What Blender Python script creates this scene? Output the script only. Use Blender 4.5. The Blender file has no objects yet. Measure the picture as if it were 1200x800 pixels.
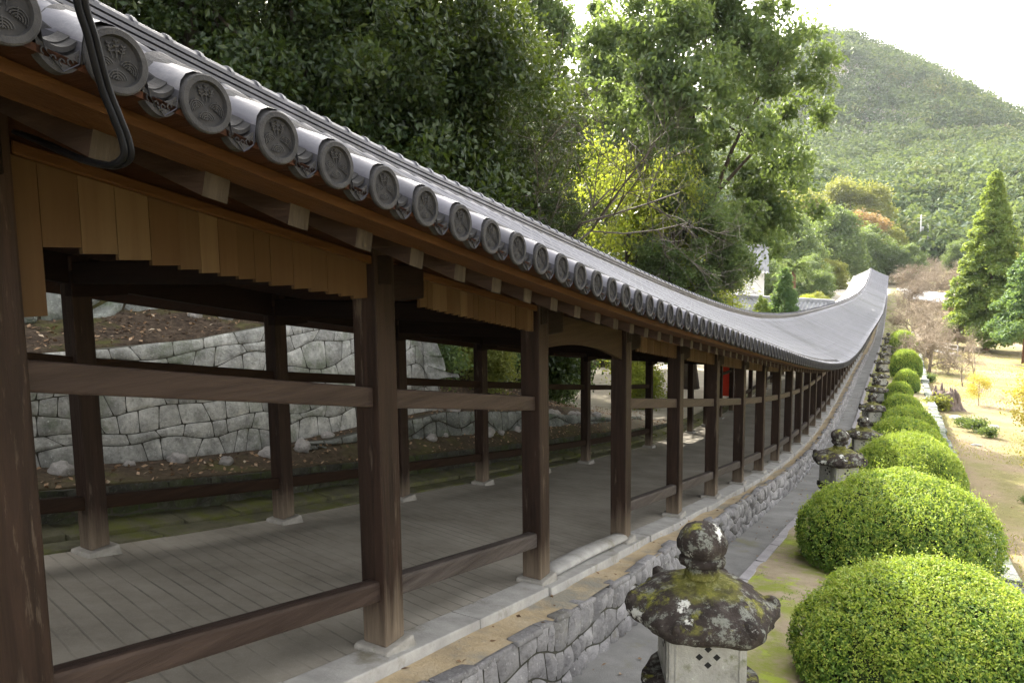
import bpy, bmesh, math, random
import numpy as np
from mathutils import Vector, Matrix, noise as mnoise

R = math.radians
scn = bpy.context.scene
C = scn.collection

# ------------------------------------------------------------------ camera
cam_d = bpy.data.cameras.new("camera")
cam = bpy.data.objects.new("camera", cam_d)
C.objects.link(cam)
cam_d.sensor_width = 36.0
cam_d.lens = 24.97
cam_d.clip_start = 0.05
cam_d.clip_end = 5000
_p, _r, _psi = R(6.02), R(0.653), R(29.79)
_f = Vector((-math.sin(_psi) * math.cos(_p), math.cos(_psi) * math.cos(_p), -math.sin(_p)))
_rt = Vector((math.cos(_psi), math.sin(_psi), 0))
_up = _rt.cross(_f)
_m = Matrix((_rt, _up, -_f)).transposed() @ Matrix.Rotation(-_r, 3, 'Z')
cam.matrix_world = _m.to_4x4()
scn.camera = cam

# ------------------------------------------------------------------ light
SUN_AZ, SUN_EL = R(-48), R(40)          # azimuth measured from +Y, negative = towards -X
w = bpy.data.worlds.new("World")
scn.world = w
w.use_nodes = True
nt = w.node_tree
bg = nt.nodes["Background"]
sky = nt.nodes.new("ShaderNodeTexSky")
sky.sky_type = 'NISHITA'
sky.sun_disc = False
sky.sun_elevation = SUN_EL
sky.sun_rotation = SUN_AZ
sky.air_density = 1.0
sky.dust_density = 4.0
sky.ozone_density = 1.0
bg.inputs[1].default_value = 0.15
hs = nt.nodes.new("ShaderNodeHueSaturation")       # a milky, hazy sky
hs.inputs['Saturation'].default_value = 0.22
nt.links.new(sky.outputs[0], hs.inputs['Color'])
tn = nt.nodes.new("ShaderNodeMix"); tn.data_type = 'RGBA'; tn.blend_type = 'MULTIPLY'; tn.inputs[0].default_value = 1.0
tn.inputs[7].default_value = (1.04, 1.0, 0.93, 1)
nt.links.new(hs.outputs[0], tn.inputs[6])
nt.links.new(tn.outputs[2], bg.inputs[0])
sun_d = bpy.data.lights.new("sun", 'SUN')
sun_d.energy = 2.4
sun_d.angle = R(0.5)
sun_d.color = (1.0, 0.93, 0.80)
sun = bpy.data.objects.new("sun", sun_d)
C.objects.link(sun)
_sd = Vector((math.sin(SUN_AZ) * math.cos(SUN_EL), math.cos(SUN_AZ) * math.cos(SUN_EL), math.sin(SUN_EL)))
sun.rotation_euler = _sd.to_track_quat('Z', 'Y').to_euler()
vs = scn.view_settings
vs.view_transform = 'Standard'
vs.look = 'None'
vs.exposure = 2.75
vs.gamma = 1.0
vs.use_curve_mapping = False
try:
    scn.cycles.max_bounces = 6
    scn.cycles.diffuse_bounces = 3
    scn.cycles.glossy_bounces = 2
    scn.cycles.transmission_bounces = 4
    scn.cycles.volume_bounces = 0
    scn.cycles.volume_step_rate = 10
except Exception:
    pass

# ------------------------------------------------------------------ materials
def newmat(name):
    m = bpy.data.materials.new(name)
    m.use_nodes = True
    return m, m.node_tree.nodes, m.node_tree.links, m.node_tree.nodes["Principled BSDF"]

def nmath(n, l, op, a, b=None):
    x = n.new("ShaderNodeMath"); x.operation = op
    for i, v in enumerate((a, b)):
        if v is None: continue
        if isinstance(v, (int, float)): x.inputs[i].default_value = v
        else: l.new(v, x.inputs[i])
    return x.outputs[0]

WOOD_RAND = [False]
def ntex(n, l, scale, detail=6, rough=0.6, vec=(1, 1, 1), coord='Object', dist=0.0):
    tc = n.new("ShaderNodeTexCoord") if coord == 'Object' else n.new("ShaderNodeNewGeometry")
    out = tc.outputs['Object' if coord == 'Object' else 'Position']
    mp = n.new("ShaderNodeMapping"); mp.inputs['Scale'].default_value = vec
    if WOOD_RAND[0] and coord == 'Object':
        oi = n.new("ShaderNodeObjectInfo"); cx = n.new("ShaderNodeVectorMath"); cx.operation = 'MULTIPLY_ADD'
        l.new(oi.outputs['Random'], cx.inputs[0]); cx.inputs[1].default_value = (37.0, 53.0, 71.0); l.new(out, cx.inputs[2])
        out = cx.outputs[0]
    l.new(out, mp.inputs[0])
    t = n.new("ShaderNodeTexNoise")
    t.inputs['Scale'].default_value = scale
    t.inputs['Detail'].default_value = detail
    t.inputs['Roughness'].default_value = rough
    t.inputs['Distortion'].default_value = dist
    l.new(mp.outputs[0], t.inputs['Vector'])
    return t.outputs['Fac']

def nramp(n, l, fac, stops, const=False):
    r = n.new("ShaderNodeValToRGB")
    e = r.color_ramp.elements
    while len(e) > 1: e.remove(e[0])
    for i, (p, c) in enumerate(stops):
        k = e[0] if i == 0 else e.new(p)
        k.position = p
        k.color = (*c, 1) if len(c) == 3 else c
    if const: r.color_ramp.interpolation = 'CONSTANT'
    l.new(fac, r.inputs[0])
    return r.outputs[0]

def nmix(n, l, fac, a, b):
    x = n.new("ShaderNodeMix"); x.data_type = 'RGBA'
    for s, v in ((0, fac), (6, a), (7, b)):
        if isinstance(v, (int, float)): x.inputs[s].default_value = v
        elif isinstance(v, tuple): x.inputs[s].default_value = (*v, 1)
        else: l.new(v, x.inputs[s])
    return x.outputs[2]

def g(v): return (v, v, v)
def step(n, l, fac, a, b): return nramp(n, l, fac, [(a, g(0)), (b, g(1))])

def nbump(n, l, bs, h, strength, dist=0.02, chain=None):
    b = n.new("ShaderNodeBump")
    b.inputs['Strength'].default_value = strength
    b.inputs['Distance'].default_value = dist
    l.new(h, b.inputs['Height'])
    if chain is not None: l.new(chain, b.inputs['Normal'])
    l.new(b.outputs[0], bs.inputs['Normal'])
    return b.outputs[0]

def mat_simple(name, stops, scale=3.0, rough=0.8, bump=0.3, bscale=None, vec=(1, 1, 1), coord='Object', spec=0.3, bdist=0.02, patches=()):
    m, n, l, bs = newmat(name)
    f = ntex(n, l, scale, 8, 0.65, vec, coord)
    col = nramp(n, l, f, stops)
    for (pc, ps, a, b, pv) in patches:
        pf = step(n, l, ntex(n, l, ps, 8, 0.7, pv, coord), a, b)
        col = nmix(n, l, pf, col, pc)
    l.new(col, bs.inputs['Base Color'])
    bs.inputs['Roughness'].default_value = rough
    bs.inputs['Specular IOR Level'].default_value = spec
    h = ntex(n, l, bscale or scale * 6, 8, 0.7, vec, coord)
    nbump(n, l, bs, h, bump, bdist)
    return m

def mat_wood(name, dark, mid, axis, rough=0.6, worn=None, spec=0.10, scale=1.0):
    vec = {'x': (0.12, 2, 2), 'y': (2, 0.12, 2), 'z': (2, 2, 0.12)}[axis]
    m, n, l, bs = newmat(name)
    WOOD_RAND[0] = True
    f = ntex(n, l, 9 * scale, 8, 0.7, vec, 'Object', 0.6)
    col = nramp(n, l, f, [(0.3, dark), (0.7, mid)])
    f2 = ntex(n, l, 2.2, 5, 0.6, vec)
    col = nmix(n, l, nmath(n, l, 'MULTIPLY', step(n, l, f2, 0.52, 0.72), 0.5), col, tuple(c * 0.45 for c in mid))
    f3 = ntex(n, l, 26, 4, 0.6, vec)
    if worn:
        tc = n.new("ShaderNodeTexCoord"); sx = n.new("ShaderNodeSeparateXYZ")
        l.new(tc.outputs['Object'], sx.inputs[0])
        hz = nmath(n, l, 'ADD', sx.outputs[2], nmath(n, l, 'MULTIPLY', ntex(n, l, 5, 6, 0.7, vec), 0.9))
        wf = nramp(n, l, hz, [(0.45, g(1)), (0.85, g(0))])
        wc = nmix(n, l, f3, tuple(c * 0.5 for c in worn), worn)
        col = nmix(n, l, wf, col, wc)
        sp = step(n, l, ntex(n, l, 4.5, 6, 0.7, (3, 3, 0.35)), 0.60, 0.68)
        col = nmix(n, l, nmath(n, l, 'MULTIPLY', sp, 0.4), col, tuple(c * 0.8 for c in worn))
    l.new(col, bs.inputs['Base Color'])
    bs.inputs['Roughness'].default_value = rough
    bs.inputs['Specular IOR Level'].default_value = spec
    b1 = nbump(n, l, bs, f3, 0.35, 0.01)
    nbump(n, l, bs, f, 0.3, 0.02, b1)
    WOOD_RAND[0] = False
    return m

def mat_leaf(name, stops, trans=(0.20, 0.26, 0.03), tf=0.35, rough=0.5, tint=None, spec=0.35):
    m, n, l, bs = newmat(name)
    ge = n.new("ShaderNodeNewGeometry")
    rnd = ge.outputs['Random Per Island']
    col = nramp(n, l, rnd, stops)
    if tint:
        at = n.new("ShaderNodeAttribute"); at.attribute_name = 'tint'
        c2 = nramp(n, l, at.outputs['Fac'], tint)
        col = nmix(n, l, 0.72, col, c2)
    l.new(col, bs.inputs['Base Color'])
    bs.inputs['Roughness'].default_value = rough
    bs.inputs['Specular IOR Level'].default_value = spec
    tr = n.new("ShaderNodeBsdfTranslucent")
    tr.inputs[0].default_value = (*trans, 1)
    mx = n.new("ShaderNodeMixShader"); mx.inputs[0].default_value = tf
    l.new(bs.outputs[0], mx.inputs[1]); l.new(tr.outputs[0], mx.inputs[2])
    l.new(mx.outputs[0], n["Material Output"].inputs[0])
    return m

M = {}
M['post'] = mat_wood('post_wood', (0.0120, 0.0082, 0.0067), (0.0358, 0.0215, 0.0159), 'z', 0.55, worn=(0.185, 0.145, 0.108))
M['rail'] = mat_wood('rail_wood', (0.0208, 0.0144, 0.0124), (0.0578, 0.0402, 0.0332), 'y', 0.5)
M['rail_grey'] = mat_wood('grey_rail_wood', (0.030, 0.024, 0.022), (0.088, 0.074, 0.068), 'y', 0.5)
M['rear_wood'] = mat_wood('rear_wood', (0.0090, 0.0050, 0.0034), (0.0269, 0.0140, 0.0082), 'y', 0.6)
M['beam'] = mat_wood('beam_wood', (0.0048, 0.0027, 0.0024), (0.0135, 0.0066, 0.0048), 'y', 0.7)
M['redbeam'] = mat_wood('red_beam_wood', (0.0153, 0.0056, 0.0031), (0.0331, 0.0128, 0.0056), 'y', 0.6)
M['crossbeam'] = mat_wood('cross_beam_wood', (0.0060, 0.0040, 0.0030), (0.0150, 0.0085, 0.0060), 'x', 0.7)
M['batten'] = mat_wood('batten_wood', (0.0411, 0.0164, 0.0054), (0.0738, 0.0339, 0.0115), 'y', 0.6)
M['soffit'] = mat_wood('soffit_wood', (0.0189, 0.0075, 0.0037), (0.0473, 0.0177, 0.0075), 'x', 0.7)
M['rafter'] = mat_wood('rafter_wood', (0.0264, 0.0165, 0.0120), (0.0642, 0.0415, 0.0303), 'x', 0.7)
M['rafter_end'] = mat_wood('rafter_end_wood', (0.0264, 0.0205, 0.0149), (0.0651, 0.0527, 0.0403), 'z', 0.8)
M['arch'] = mat_wood('arch_board_wood', (0.0252, 0.0161, 0.0096), (0.0529, 0.0353, 0.0217), 'y', 0.7)

def mat_skirt():
    m, n, l, bs = newmat('skirt_wood')
    ge = n.new("ShaderNodeNewGeometry")
    c = nramp(n, l, ge.outputs['Random Per Island'], [(0, (0.0504, 0.0286, 0.0128)), (0.35, (0.0718, 0.0424, 0.0203)), (0.7, (0.0582, 0.0350, 0.0169)), (1, (0.1018, 0.0678, 0.0365))])
    f = ntex(n, l, 14, 6, 0.7, (2, 2, 0.1))
    c = nmix(n, l, nmath(n, l, 'MULTIPLY', step(n, l, f, 0.4, 0.75), 0.5), c, (0.05, 0.024, 0.011))
    l.new(c, bs.inputs['Base Color']); bs.inputs['Roughness'].default_value = 0.65; bs.inputs['Specular IOR Level'].default_value = 0.1
    nbump(n, l, bs, f, 0.2, 0.01)
    return m
M['skirt'] = mat_skirt()

def mat_tile():
    m, n, l, bs = newmat('roof_tile')
    f = ntex(n, l, 1.0, 8, 0.7, (1.2, 5.0, 1.0), 'Pos')
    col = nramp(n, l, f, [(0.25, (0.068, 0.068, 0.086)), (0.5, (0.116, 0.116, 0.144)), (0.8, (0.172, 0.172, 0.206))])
    sk = step(n, l, ntex(n, l, 1.0, 3, 0.6, (0.25, 3.1, 0.0), 'Pos'), 0.40, 0.66)
    col = nmix(n, l, nmath(n, l, 'MULTIPLY', sk, 0.7), col, (0.036, 0.036, 0.046))
    st = step(n, l, ntex(n, l, 1.0, 5, 0.6, (0.22, 0.16, 0.1), 'Pos'), 0.54, 0.66)
    col = nmix(n, l, nmath(n, l, 'MULTIPLY', st, 0.75), col, (0.026, 0.025, 0.031))
    wv = step(n, l, ntex(n, l, 9, 6, 0.7, (0.4, 1.5, 1), 'Pos'), 0.58, 0.7)
    col = nmix(n, l, nmath(n, l, 'MULTIPLY', wv, 0.35), col, (0.20, 0.197, 0.215))
    l.new(col, bs.inputs['Base Color'])
    bs.inputs['Roughness'].default_value = 0.40
    bs.inputs['Specular IOR Level'].default_value = 0.5
    nbump(n, l, bs, ntex(n, l, 30, 6, 0.7, (1, 1, 1), 'Pos'), 0.15, 0.01)
    return m
M['tile'] = mat_tile()
M['pan'] = mat_simple('shaded_pan_tile', [(0.3, (0.026, 0.026, 0.032)), (0.7, (0.062, 0.062, 0.076))], 3, 0.7, 0.2, 30, coord='Pos', spec=0.2)  # slightly dirtier tile, plus shade of the gaps put into the colour
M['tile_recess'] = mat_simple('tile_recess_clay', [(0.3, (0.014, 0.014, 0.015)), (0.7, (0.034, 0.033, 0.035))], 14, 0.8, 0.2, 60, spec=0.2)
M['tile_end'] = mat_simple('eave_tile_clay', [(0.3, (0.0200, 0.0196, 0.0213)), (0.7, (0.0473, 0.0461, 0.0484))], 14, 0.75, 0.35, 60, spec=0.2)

STONE_LT = [(0.30, (0.16, 0.163, 0.15)), (0.48, (0.36, 0.363, 0.345)), (0.68, (0.60, 0.60, 0.575))]
def mat_stonewall(name, stops, moss, mossfac, lichen):
    m, n, l, bs = newmat(name)
    f = ntex(n, l, 3.2, 9, 0.72, (1, 1, 1), 'Pos')
    col = nramp(n, l, f, stops)
    ge = n.new("ShaderNodeNewGeometry")
    rv = nramp(n, l, ge.outputs['Random Per Island'], [(0, g(0.72)), (1, g(1.18))])
    mm = n.new("ShaderNodeMix"); mm.data_type = 'RGBA'; mm.blend_type = 'MULTIPLY'; mm.inputs[0].default_value = 1
    l.new(col, mm.inputs[6]); l.new(rv, mm.inputs[7]); col = mm.outputs[2]
    dk = step(n, l, ntex(n, l, 14, 9, 0.8, (1, 1, 1), 'Pos'), 0.52, 0.66)
    col = nmix(n, l, nmath(n, l, 'MULTIPLY', dk, 0.6), col, tuple(c * 0.5 for c in stops[0][1]))
    lf = step(n, l, ntex(n, l, 26, 8, 0.75, (1, 1, 1), 'Pos'), 0.58, 0.64)
    col = nmix(n, l, nmath(n, l, 'MULTIPLY', lf, 0.7), col, lichen)
    mf = step(n, l, ntex(n, l, 1.3, 8, 0.7, (1, 1, 1), 'Pos'), mossfac, mossfac + 0.12)
    col = nmix(n, l, nmath(n, l, 'MULTIPLY', mf, 0.75), col, moss)
    l.new(col, bs.inputs['Base Color'])
    bs.inputs['Roughness'].default_value = 0.85
    bs.inputs['Specular IOR Level'].default_value = 0.3
    b1 = nbump(n, l, bs, ntex(n, l, 9, 8, 0.7, (1, 1, 1), 'Pos'), 0.9, 0.05)
    nbump(n, l, bs, ntex(n, l, 40, 8, 0.8, (1, 1, 1), 'Pos'), 0.8, 0.02, b1)
    return m
M['ashlar'] = mat_stonewall('ashlar_stone', STONE_LT, (0.13, 0.16, 0.10), 0.52, (0.60, 0.62, 0.60))
M['rubble'] = mat_stonewall('rubble_stone', [(0.25, (0.08, 0.085, 0.08)), (0.5, (0.19, 0.20, 0.185)), (0.8, (0.36, 0.38, 0.35))], (0.075, 0.11, 0.045), 0.50, (0.5, 0.54, 0.48))
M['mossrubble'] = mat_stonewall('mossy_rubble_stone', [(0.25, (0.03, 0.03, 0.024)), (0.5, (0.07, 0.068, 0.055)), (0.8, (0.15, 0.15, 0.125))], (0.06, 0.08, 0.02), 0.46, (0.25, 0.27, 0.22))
M['kerbwall'] = mat_stonewall('retaining_stone', [(0.25, (0.15, 0.145, 0.15)), (0.5, (0.29, 0.28, 0.285)), (0.8, (0.44, 0.43, 0.425))], (0.16, 0.15, 0.09), 0.62, (0.52, 0.51, 0.50))
M['joint'] = mat_simple('joint_soil', [(0.3, (0.03, 0.03, 0.024)), (0.7, (0.085, 0.08, 0.062))], 9, 0.95, 0.4)
M['base_stone'] = mat_simple('base_stone', [(0.25, (0.1728, 0.1620, 0.1440)), (0.7, (0.3456, 0.3276, 0.2952))], 7, 0.85, 0.4, 40, patches=[((0.1080, 0.1224, 0.0504), 4, 0.60, 0.72, (1, 1, 1))])
M['sill'] = mat_simple('sill_stone', [(0.25, (0.2550, 0.2465, 0.2338)), (0.7, (0.4250, 0.4123, 0.3910))], 5, 0.85, 0.35, 45, coord='Pos', patches=[((0.1870, 0.1700, 0.1275), 2.3, 0.55, 0.7, (1, 1, 1))])
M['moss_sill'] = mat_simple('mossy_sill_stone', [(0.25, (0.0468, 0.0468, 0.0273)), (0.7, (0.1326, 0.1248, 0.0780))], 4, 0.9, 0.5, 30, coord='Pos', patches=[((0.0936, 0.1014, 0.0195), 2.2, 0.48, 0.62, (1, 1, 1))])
M['sand'] = mat_simple('sandy_soil', [(0.2, (0.2520, 0.2100, 0.1470)), (0.5, (0.4830, 0.3780, 0.2363)), (0.8, (0.5880, 0.5145, 0.3885))], 2.3, 0.95, 0.8, 28, coord='Pos', bdist=0.03,
                       patches=[((0.30, 0.28, 0.23), 1.2, 0.5, 0.62, (1, 1, 1)), ((0.13, 0.11, 0.08), 34, 0.66, 0.72, (1, 1, 1)), ((0.14, 0.14, 0.06), 3.5, 0.63, 0.72, (1, 1, 1))])
M['path'] = mat_simple('gravel_path', [(0.25, (0.1430, 0.1408, 0.1375)), (0.75, (0.2970, 0.2915, 0.2805))], 1.6, 0.95, 0.7, 90, coord='Pos', bdist=0.015,
                       patches=[((0.36, 0.35, 0.34), 70, 0.60, 0.70, (1, 1, 1)), ((0.07, 0.07, 0.065), 85, 0.62, 0.70, (1, 1, 1)), ((0.20, 0.19, 0.10), 1.1, 0.60, 0.75, (1, 1, 1))])
M['curb'] = mat_simple('kerb_stone', [(0.25, (0.22, 0.21, 0.22)), (0.75, (0.44, 0.42, 0.43))], 3, 0.9, 0.5, 40, coord='Pos', patches=[((0.14, 0.13, 0.12), 6, 0.6, 0.7, (1, 1, 1))])
M['strip'] = mat_simple('mossy_soil', [(0.2, (0.20, 0.155, 0.10)), (0.5, (0.33, 0.27, 0.185)), (0.8, (0.42, 0.36, 0.26))], 3, 0.95, 0.8, 60, coord='Pos', bdist=0.02,
                        patches=[((0.22, 0.25, 0.045), 1.1, 0.46, 0.58, (1, 1, 1)), ((0.30, 0.36, 0.05), 2.6, 0.56, 0.64, (1, 1, 1)), ((0.12, 0.10, 0.07), 40, 0.63, 0.70, (1, 1, 1)), ((0.5, 0.44, 0.34), 55, 0.66, 0.72, (1, 1, 1))])
M['trunk'] = mat_simple('bark', [(0.3, (0.025, 0.020, 0.016)), (0.7, (0.085, 0.068, 0.052))], 6, 0.9, 0.8, 18, (1, 1, 0.25))
M['bark_mid'] = mat_simple('mid_bark', [(0.3, (0.05, 0.035, 0.025)), (0.7, (0.15, 0.105, 0.075))], 6, 0.9, 0.8, 18, (1, 1, 0.25))
M['twig'] = mat_simple('bare_twig', [(0.3, (0.0432, 0.0338, 0.0284)), (0.7, (0.0864, 0.0729, 0.0648))], 3, 0.8, 0.1)
M['cherry_twig'] = mat_simple('cherry_twig', [(0.3, (0.17, 0.135, 0.10)), (0.7, (0.33, 0.27, 0.20))], 3, 0.8, 0.1)
M['white'] = mat_simple('white_plaster', [(0.3, (0.72, 0.73, 0.75)), (0.7, (0.82, 0.82, 0.83))], 2, 0.8, 0.05)
M['cable'] = mat_simple('black_rubber', [(0.3, (0.003, 0.003, 0.0035)), (0.7, (0.007, 0.007, 0.008))], 20, 0.35, 0.05, spec=0.07)
M['metal'] = mat_simple('grey_metal', [(0.3, (0.35, 0.36, 0.37)), (0.7, (0.5, 0.5, 0.5))], 8, 0.5, 0.05)
M['red'] = mat_simple('red_paint', [(0.3, (0.55, 0.03, 0.015)), (0.7, (0.65, 0.05, 0.02))], 4, 0.45, 0.05)
M['orange_wood'] = mat_wood('orange_wood', (0.30, 0.12, 0.03), (0.5, 0.24, 0.07), 'z', 0.6)
M['rock'] = mat_stonewall('loose_rock', [(0.25, (0.20, 0.19, 0.18)), (0.6, (0.38, 0.36, 0.34)), (0.85, (0.5, 0.48, 0.45))], (0.12, 0.14, 0.06), 0.62, (0.55, 0.54, 0.5))
M['stump'] = mat_simple('dead_wood', [(0.3, (0.05, 0.038, 0.032)), (0.7, (0.22, 0.17, 0.15))], 5, 0.9, 0.9, 16, (1.5, 1.5, 0.3))
M['wire'] = mat_simple('wire', [(0.3, (0.05, 0.05, 0.05)), (0.7, (0.08, 0.08, 0.08))], 3, 0.6, 0.0)
M['core_dark'] = mat_simple('dark_core', [(0.3, (0.012, 0.020, 0.006)), (0.7, (0.03, 0.045, 0.012))], 12, 0.95, 0.5)

def mat_floor():
    m, n, l, bs = newmat('corridor_floor')
    f = ntex(n, l, 1.1, 9, 0.7, (1, 1, 1), 'Pos')
    col = nramp(n, l, f, [(0.25, (0.150, 0.134, 0.110)), (0.5, (0.270, 0.245, 0.205)), (0.8, (0.39, 0.36, 0.31))])
    fine = ntex(n, l, 120, 3, 0.6, (1, 1, 1), 'Pos')
    col = nmix(n, l, nmath(n, l, 'MULTIPLY', step(n, l, fine, 0.55, 0.7), 0.35), col, (0.42, 0.41, 0.39))
    dirt = step(n, l, ntex(n, l, 3.0, 7, 0.7, (1, 1, 1), 'Pos'), 0.57, 0.68)
    col = nmix(n, l, nmath(n, l, 'MULTIPLY', dirt, 0.3), col, (0.28, 0.25, 0.20))
    ge = n.new("ShaderNodeNewGeometry"); sx = n.new("ShaderNodeSeparateXYZ"); l.new(ge.outputs['Position'], sx.inputs[0])
    a = R(14)
    d = nmath(n, l, 'ADD', nmath(n, l, 'MULTIPLY', sx.outputs[0], math.sin(a)), nmath(n, l, 'MULTIPLY', sx.outputs[1], math.cos(a)))
    d = nmath(n, l, 'ADD', d, nmath(n, l, 'MULTIPLY', ntex(n, l, 1.5, 3, 0.5, (1, 1, 1), 'Pos'), 0.03))
    q = nmath(n, l, 'FRACT', nmath(n, l, 'DIVIDE', d, 0.14))
    q = nmath(n, l, 'ABSOLUTE', nmath(n, l, 'SUBTRACT', q, 0.5))
    gr = nramp(n, l, q, [(0.0, g(1)), (0.03, g(1)), (0.07, g(0))])
    wear = step(n, l, ntex(n, l, 1.3, 6, 0.65, (1, 1, 1), 'Pos'), 0.36, 0.66)
    grw = nmath(n, l, 'MULTIPLY', gr, wear)
    col = nmix(n, l, nmath(n, l, 'MULTIPLY', grw, 0.62), col, (0.07, 0.065, 0.055))
    l.new(col, bs.inputs['Base Color']); bs.inputs['Roughness'].default_value = 0.75
    bs.inputs['Specular IOR Level'].default_value = 0.35
    b1 = nbump(n, l, bs, nmath(n, l, 'SUBTRACT', 1.0, grw), 0.6, 0.012)
    nbump(n, l, bs, fine, 0.25, 0.005, b1)
    return m
M['floor'] = mat_floor()

def mat_ground():
    m, n, l, bs = newmat('ground_soil')
    P = 'Pos'
    f = ntex(n, l, 0.6, 10, 0.7, (1, 1, 1), P)
    tan = nramp(n, l, f, [(0.25, (0.165, 0.125, 0.082)), (0.5, (0.24, 0.188, 0.125)), (0.8, (0.31, 0.255, 0.178))])
    gr = step(n, l, ntex(n, l, 0.30, 9, 0.72, (1, 1, 1), P), 0.43, 0.56)
    grass = nramp(n, l, ntex(n, l, 5, 8, 0.7, (1, 1, 1), P), [(0.3, (0.10, 0.105, 0.030)), (0.7, (0.19, 0.18, 0.06))])
    tan = nmix(n, l, nmath(n, l, 'MULTIPLY', gr, 0.8), tan, grass)
    tan = nmix(n, l, nmath(n, l, 'MULTIPLY', step(n, l, ntex(n, l, 22, 8, 0.75, (1, 1, 1), P), 0.54, 0.64), 0.7), tan, (0.12, 0.085, 0.05))
    lit = nramp(n, l, ntex(n, l, 11, 10, 0.8, (1, 1, 1), P), [(0.35, (0.022, 0.016, 0.012)), (0.5, (0.058, 0.042, 0.030)), (0.62, (0.11, 0.082, 0.058)), (0.74, (0.24, 0.195, 0.15))])
    mo = step(n, l, ntex(n, l, 0.9, 7, 0.7, (1, 1, 1), P), 0.52, 0.64)
    lit = nmix(n, l, nmath(n, l, 'MULTIPLY', mo, 0.7), lit, (0.085, 0.095, 0.02))
    ge = n.new("ShaderNodeNewGeometry"); sx = n.new("ShaderNodeSeparateXYZ"); l.new(ge.outputs['Position'], sx.inputs[0])
    side = nramp(n, l, nmath(n, l, 'MULTIPLY', nmath(n, l, 'ADD', sx.outputs[0], 8.0), 0.25), [(0.0, g(1)), (1, g(0))])
    plaza = nramp(n, l, nmath(n, l, 'MULTIPLY', nmath(n, l, 'SUBTRACT', sx.outputs[1], 17.0), 0.12), [(0.0, g(0)), (1, g(1))])
    lit = nmix(n, l, plaza, lit, nramp(n, l, f, [(0.3, (0.36, 0.32, 0.26)), (0.7, (0.52, 0.48, 0.41))]))
    col = nmix(n, l, side, tan, lit)
    l.new(col, bs.inputs['Base Color']); bs.inputs['Roughness'].default_value = 0.95
    bs.inputs['Specular IOR Level'].default_value = 0.15
    b1 = nbump(n, l, bs, ntex(n, l, 14, 10, 0.75, (1, 1, 1), P), 0.8, 0.06)
    return m
M['ground'] = mat_ground()

def mat_lantern():
    m, n, l, bs = newmat('lichen_stone')
    f = ntex(n, l, 7, 9, 0.75)
    col = nramp(n, l, f, [(0.3, (0.014, 0.011, 0.010)), (0.52, (0.042, 0.033, 0.029)), (0.78, (0.11, 0.095, 0.085))])
    l1 = step(n, l, ntex(n, l, 10, 10, 0.82), 0.535, 0.585)
    col = nmix(n, l, nmath(n, l, 'MULTIPLY', l1, 0.65), col, (0.26, 0.275, 0.24))
    ge = n.new("ShaderNodeNewGeometry"); sx = n.new("ShaderNodeSeparateXYZ"); l.new(ge.outputs['Normal'], sx.inputs[0])
    upf = nramp(n, l, sx.outputs[2], [(0.45, g(0)), (0.85, g(1))])
    ms = nmath(n, l, 'MULTIPLY', upf, step(n, l, ntex(n, l, 4.2, 8, 0.7), 0.54, 0.62))
    moss = nramp(n, l, ntex(n, l, 40, 5, 0.7), [(0.3, (0.10, 0.11, 0.015)), (0.7, (0.28, 0.27, 0.05))])
    col = nmix(n, l, ms, col, moss)
    tc = n.new("ShaderNodeTexCoord"); sz_ = n.new("ShaderNodeSeparateXYZ"); l.new(tc.outputs['Object'], sz_.inputs[0])
    zz_ = nmath(n, l, 'ADD', sz_.outputs[2], nmath(n, l, 'MULTIPLY', nmath(n, l, 'SUBTRACT', ntex(n, l, 6, 6, 0.7), 0.5), 0.16))
    nk = nramp(n, l, nmath(n, l, 'MULTIPLY', nmath(n, l, 'SUBTRACT', zz_, 1.40), 4.0), [(0.28, g(0)), (0.42, g(1)), (0.62, g(1)), (0.74, g(0))])
    col = nmix(n, l, nmath(n, l, 'MULTIPLY', nk, 0.62), col, moss)
    l2 = step(n, l, ntex(n, l, 3.6, 9, 0.7, (1, 1, 1.3)), 0.605, 0.635)
    col = nmix(n, l, l2, col, (0.60, 0.60, 0.56))
    l.new(col, bs.inputs['Base Color']); bs.inputs['Roughness'].default_value = 0.92
    bs.inputs['Specular IOR Level'].default_value = 0.2
    b1 = nbump(n, l, bs, ntex(n, l, 16, 9, 0.75), 0.9, 0.03)
    nbump(n, l, bs, ntex(n, l, 70, 8, 0.75), 0.6, 0.012, b1)
    return m
M['lantern'] = mat_lantern()
M['lantern_box'] = mat_simple('lantern_box_stone', [(0.25, (0.20, 0.195, 0.18)), (0.7, (0.36, 0.355, 0.33))], 6, 0.9, 0.6, 50, patches=[((0.08, 0.08, 0.07), 3, 0.50, 0.64, (1, 1, 0.4)), ((0.14, 0.15, 0.09), 5, 0.56, 0.66, (1, 1, 1)), ((0.42, 0.42, 0.39), 18, 0.60, 0.66, (1, 1, 1))])
M['hole'] = mat_simple('hole_shade', [(0.3, g(0.01)), (0.7, g(0.015))], 3, 0.9, 0.0)

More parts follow.
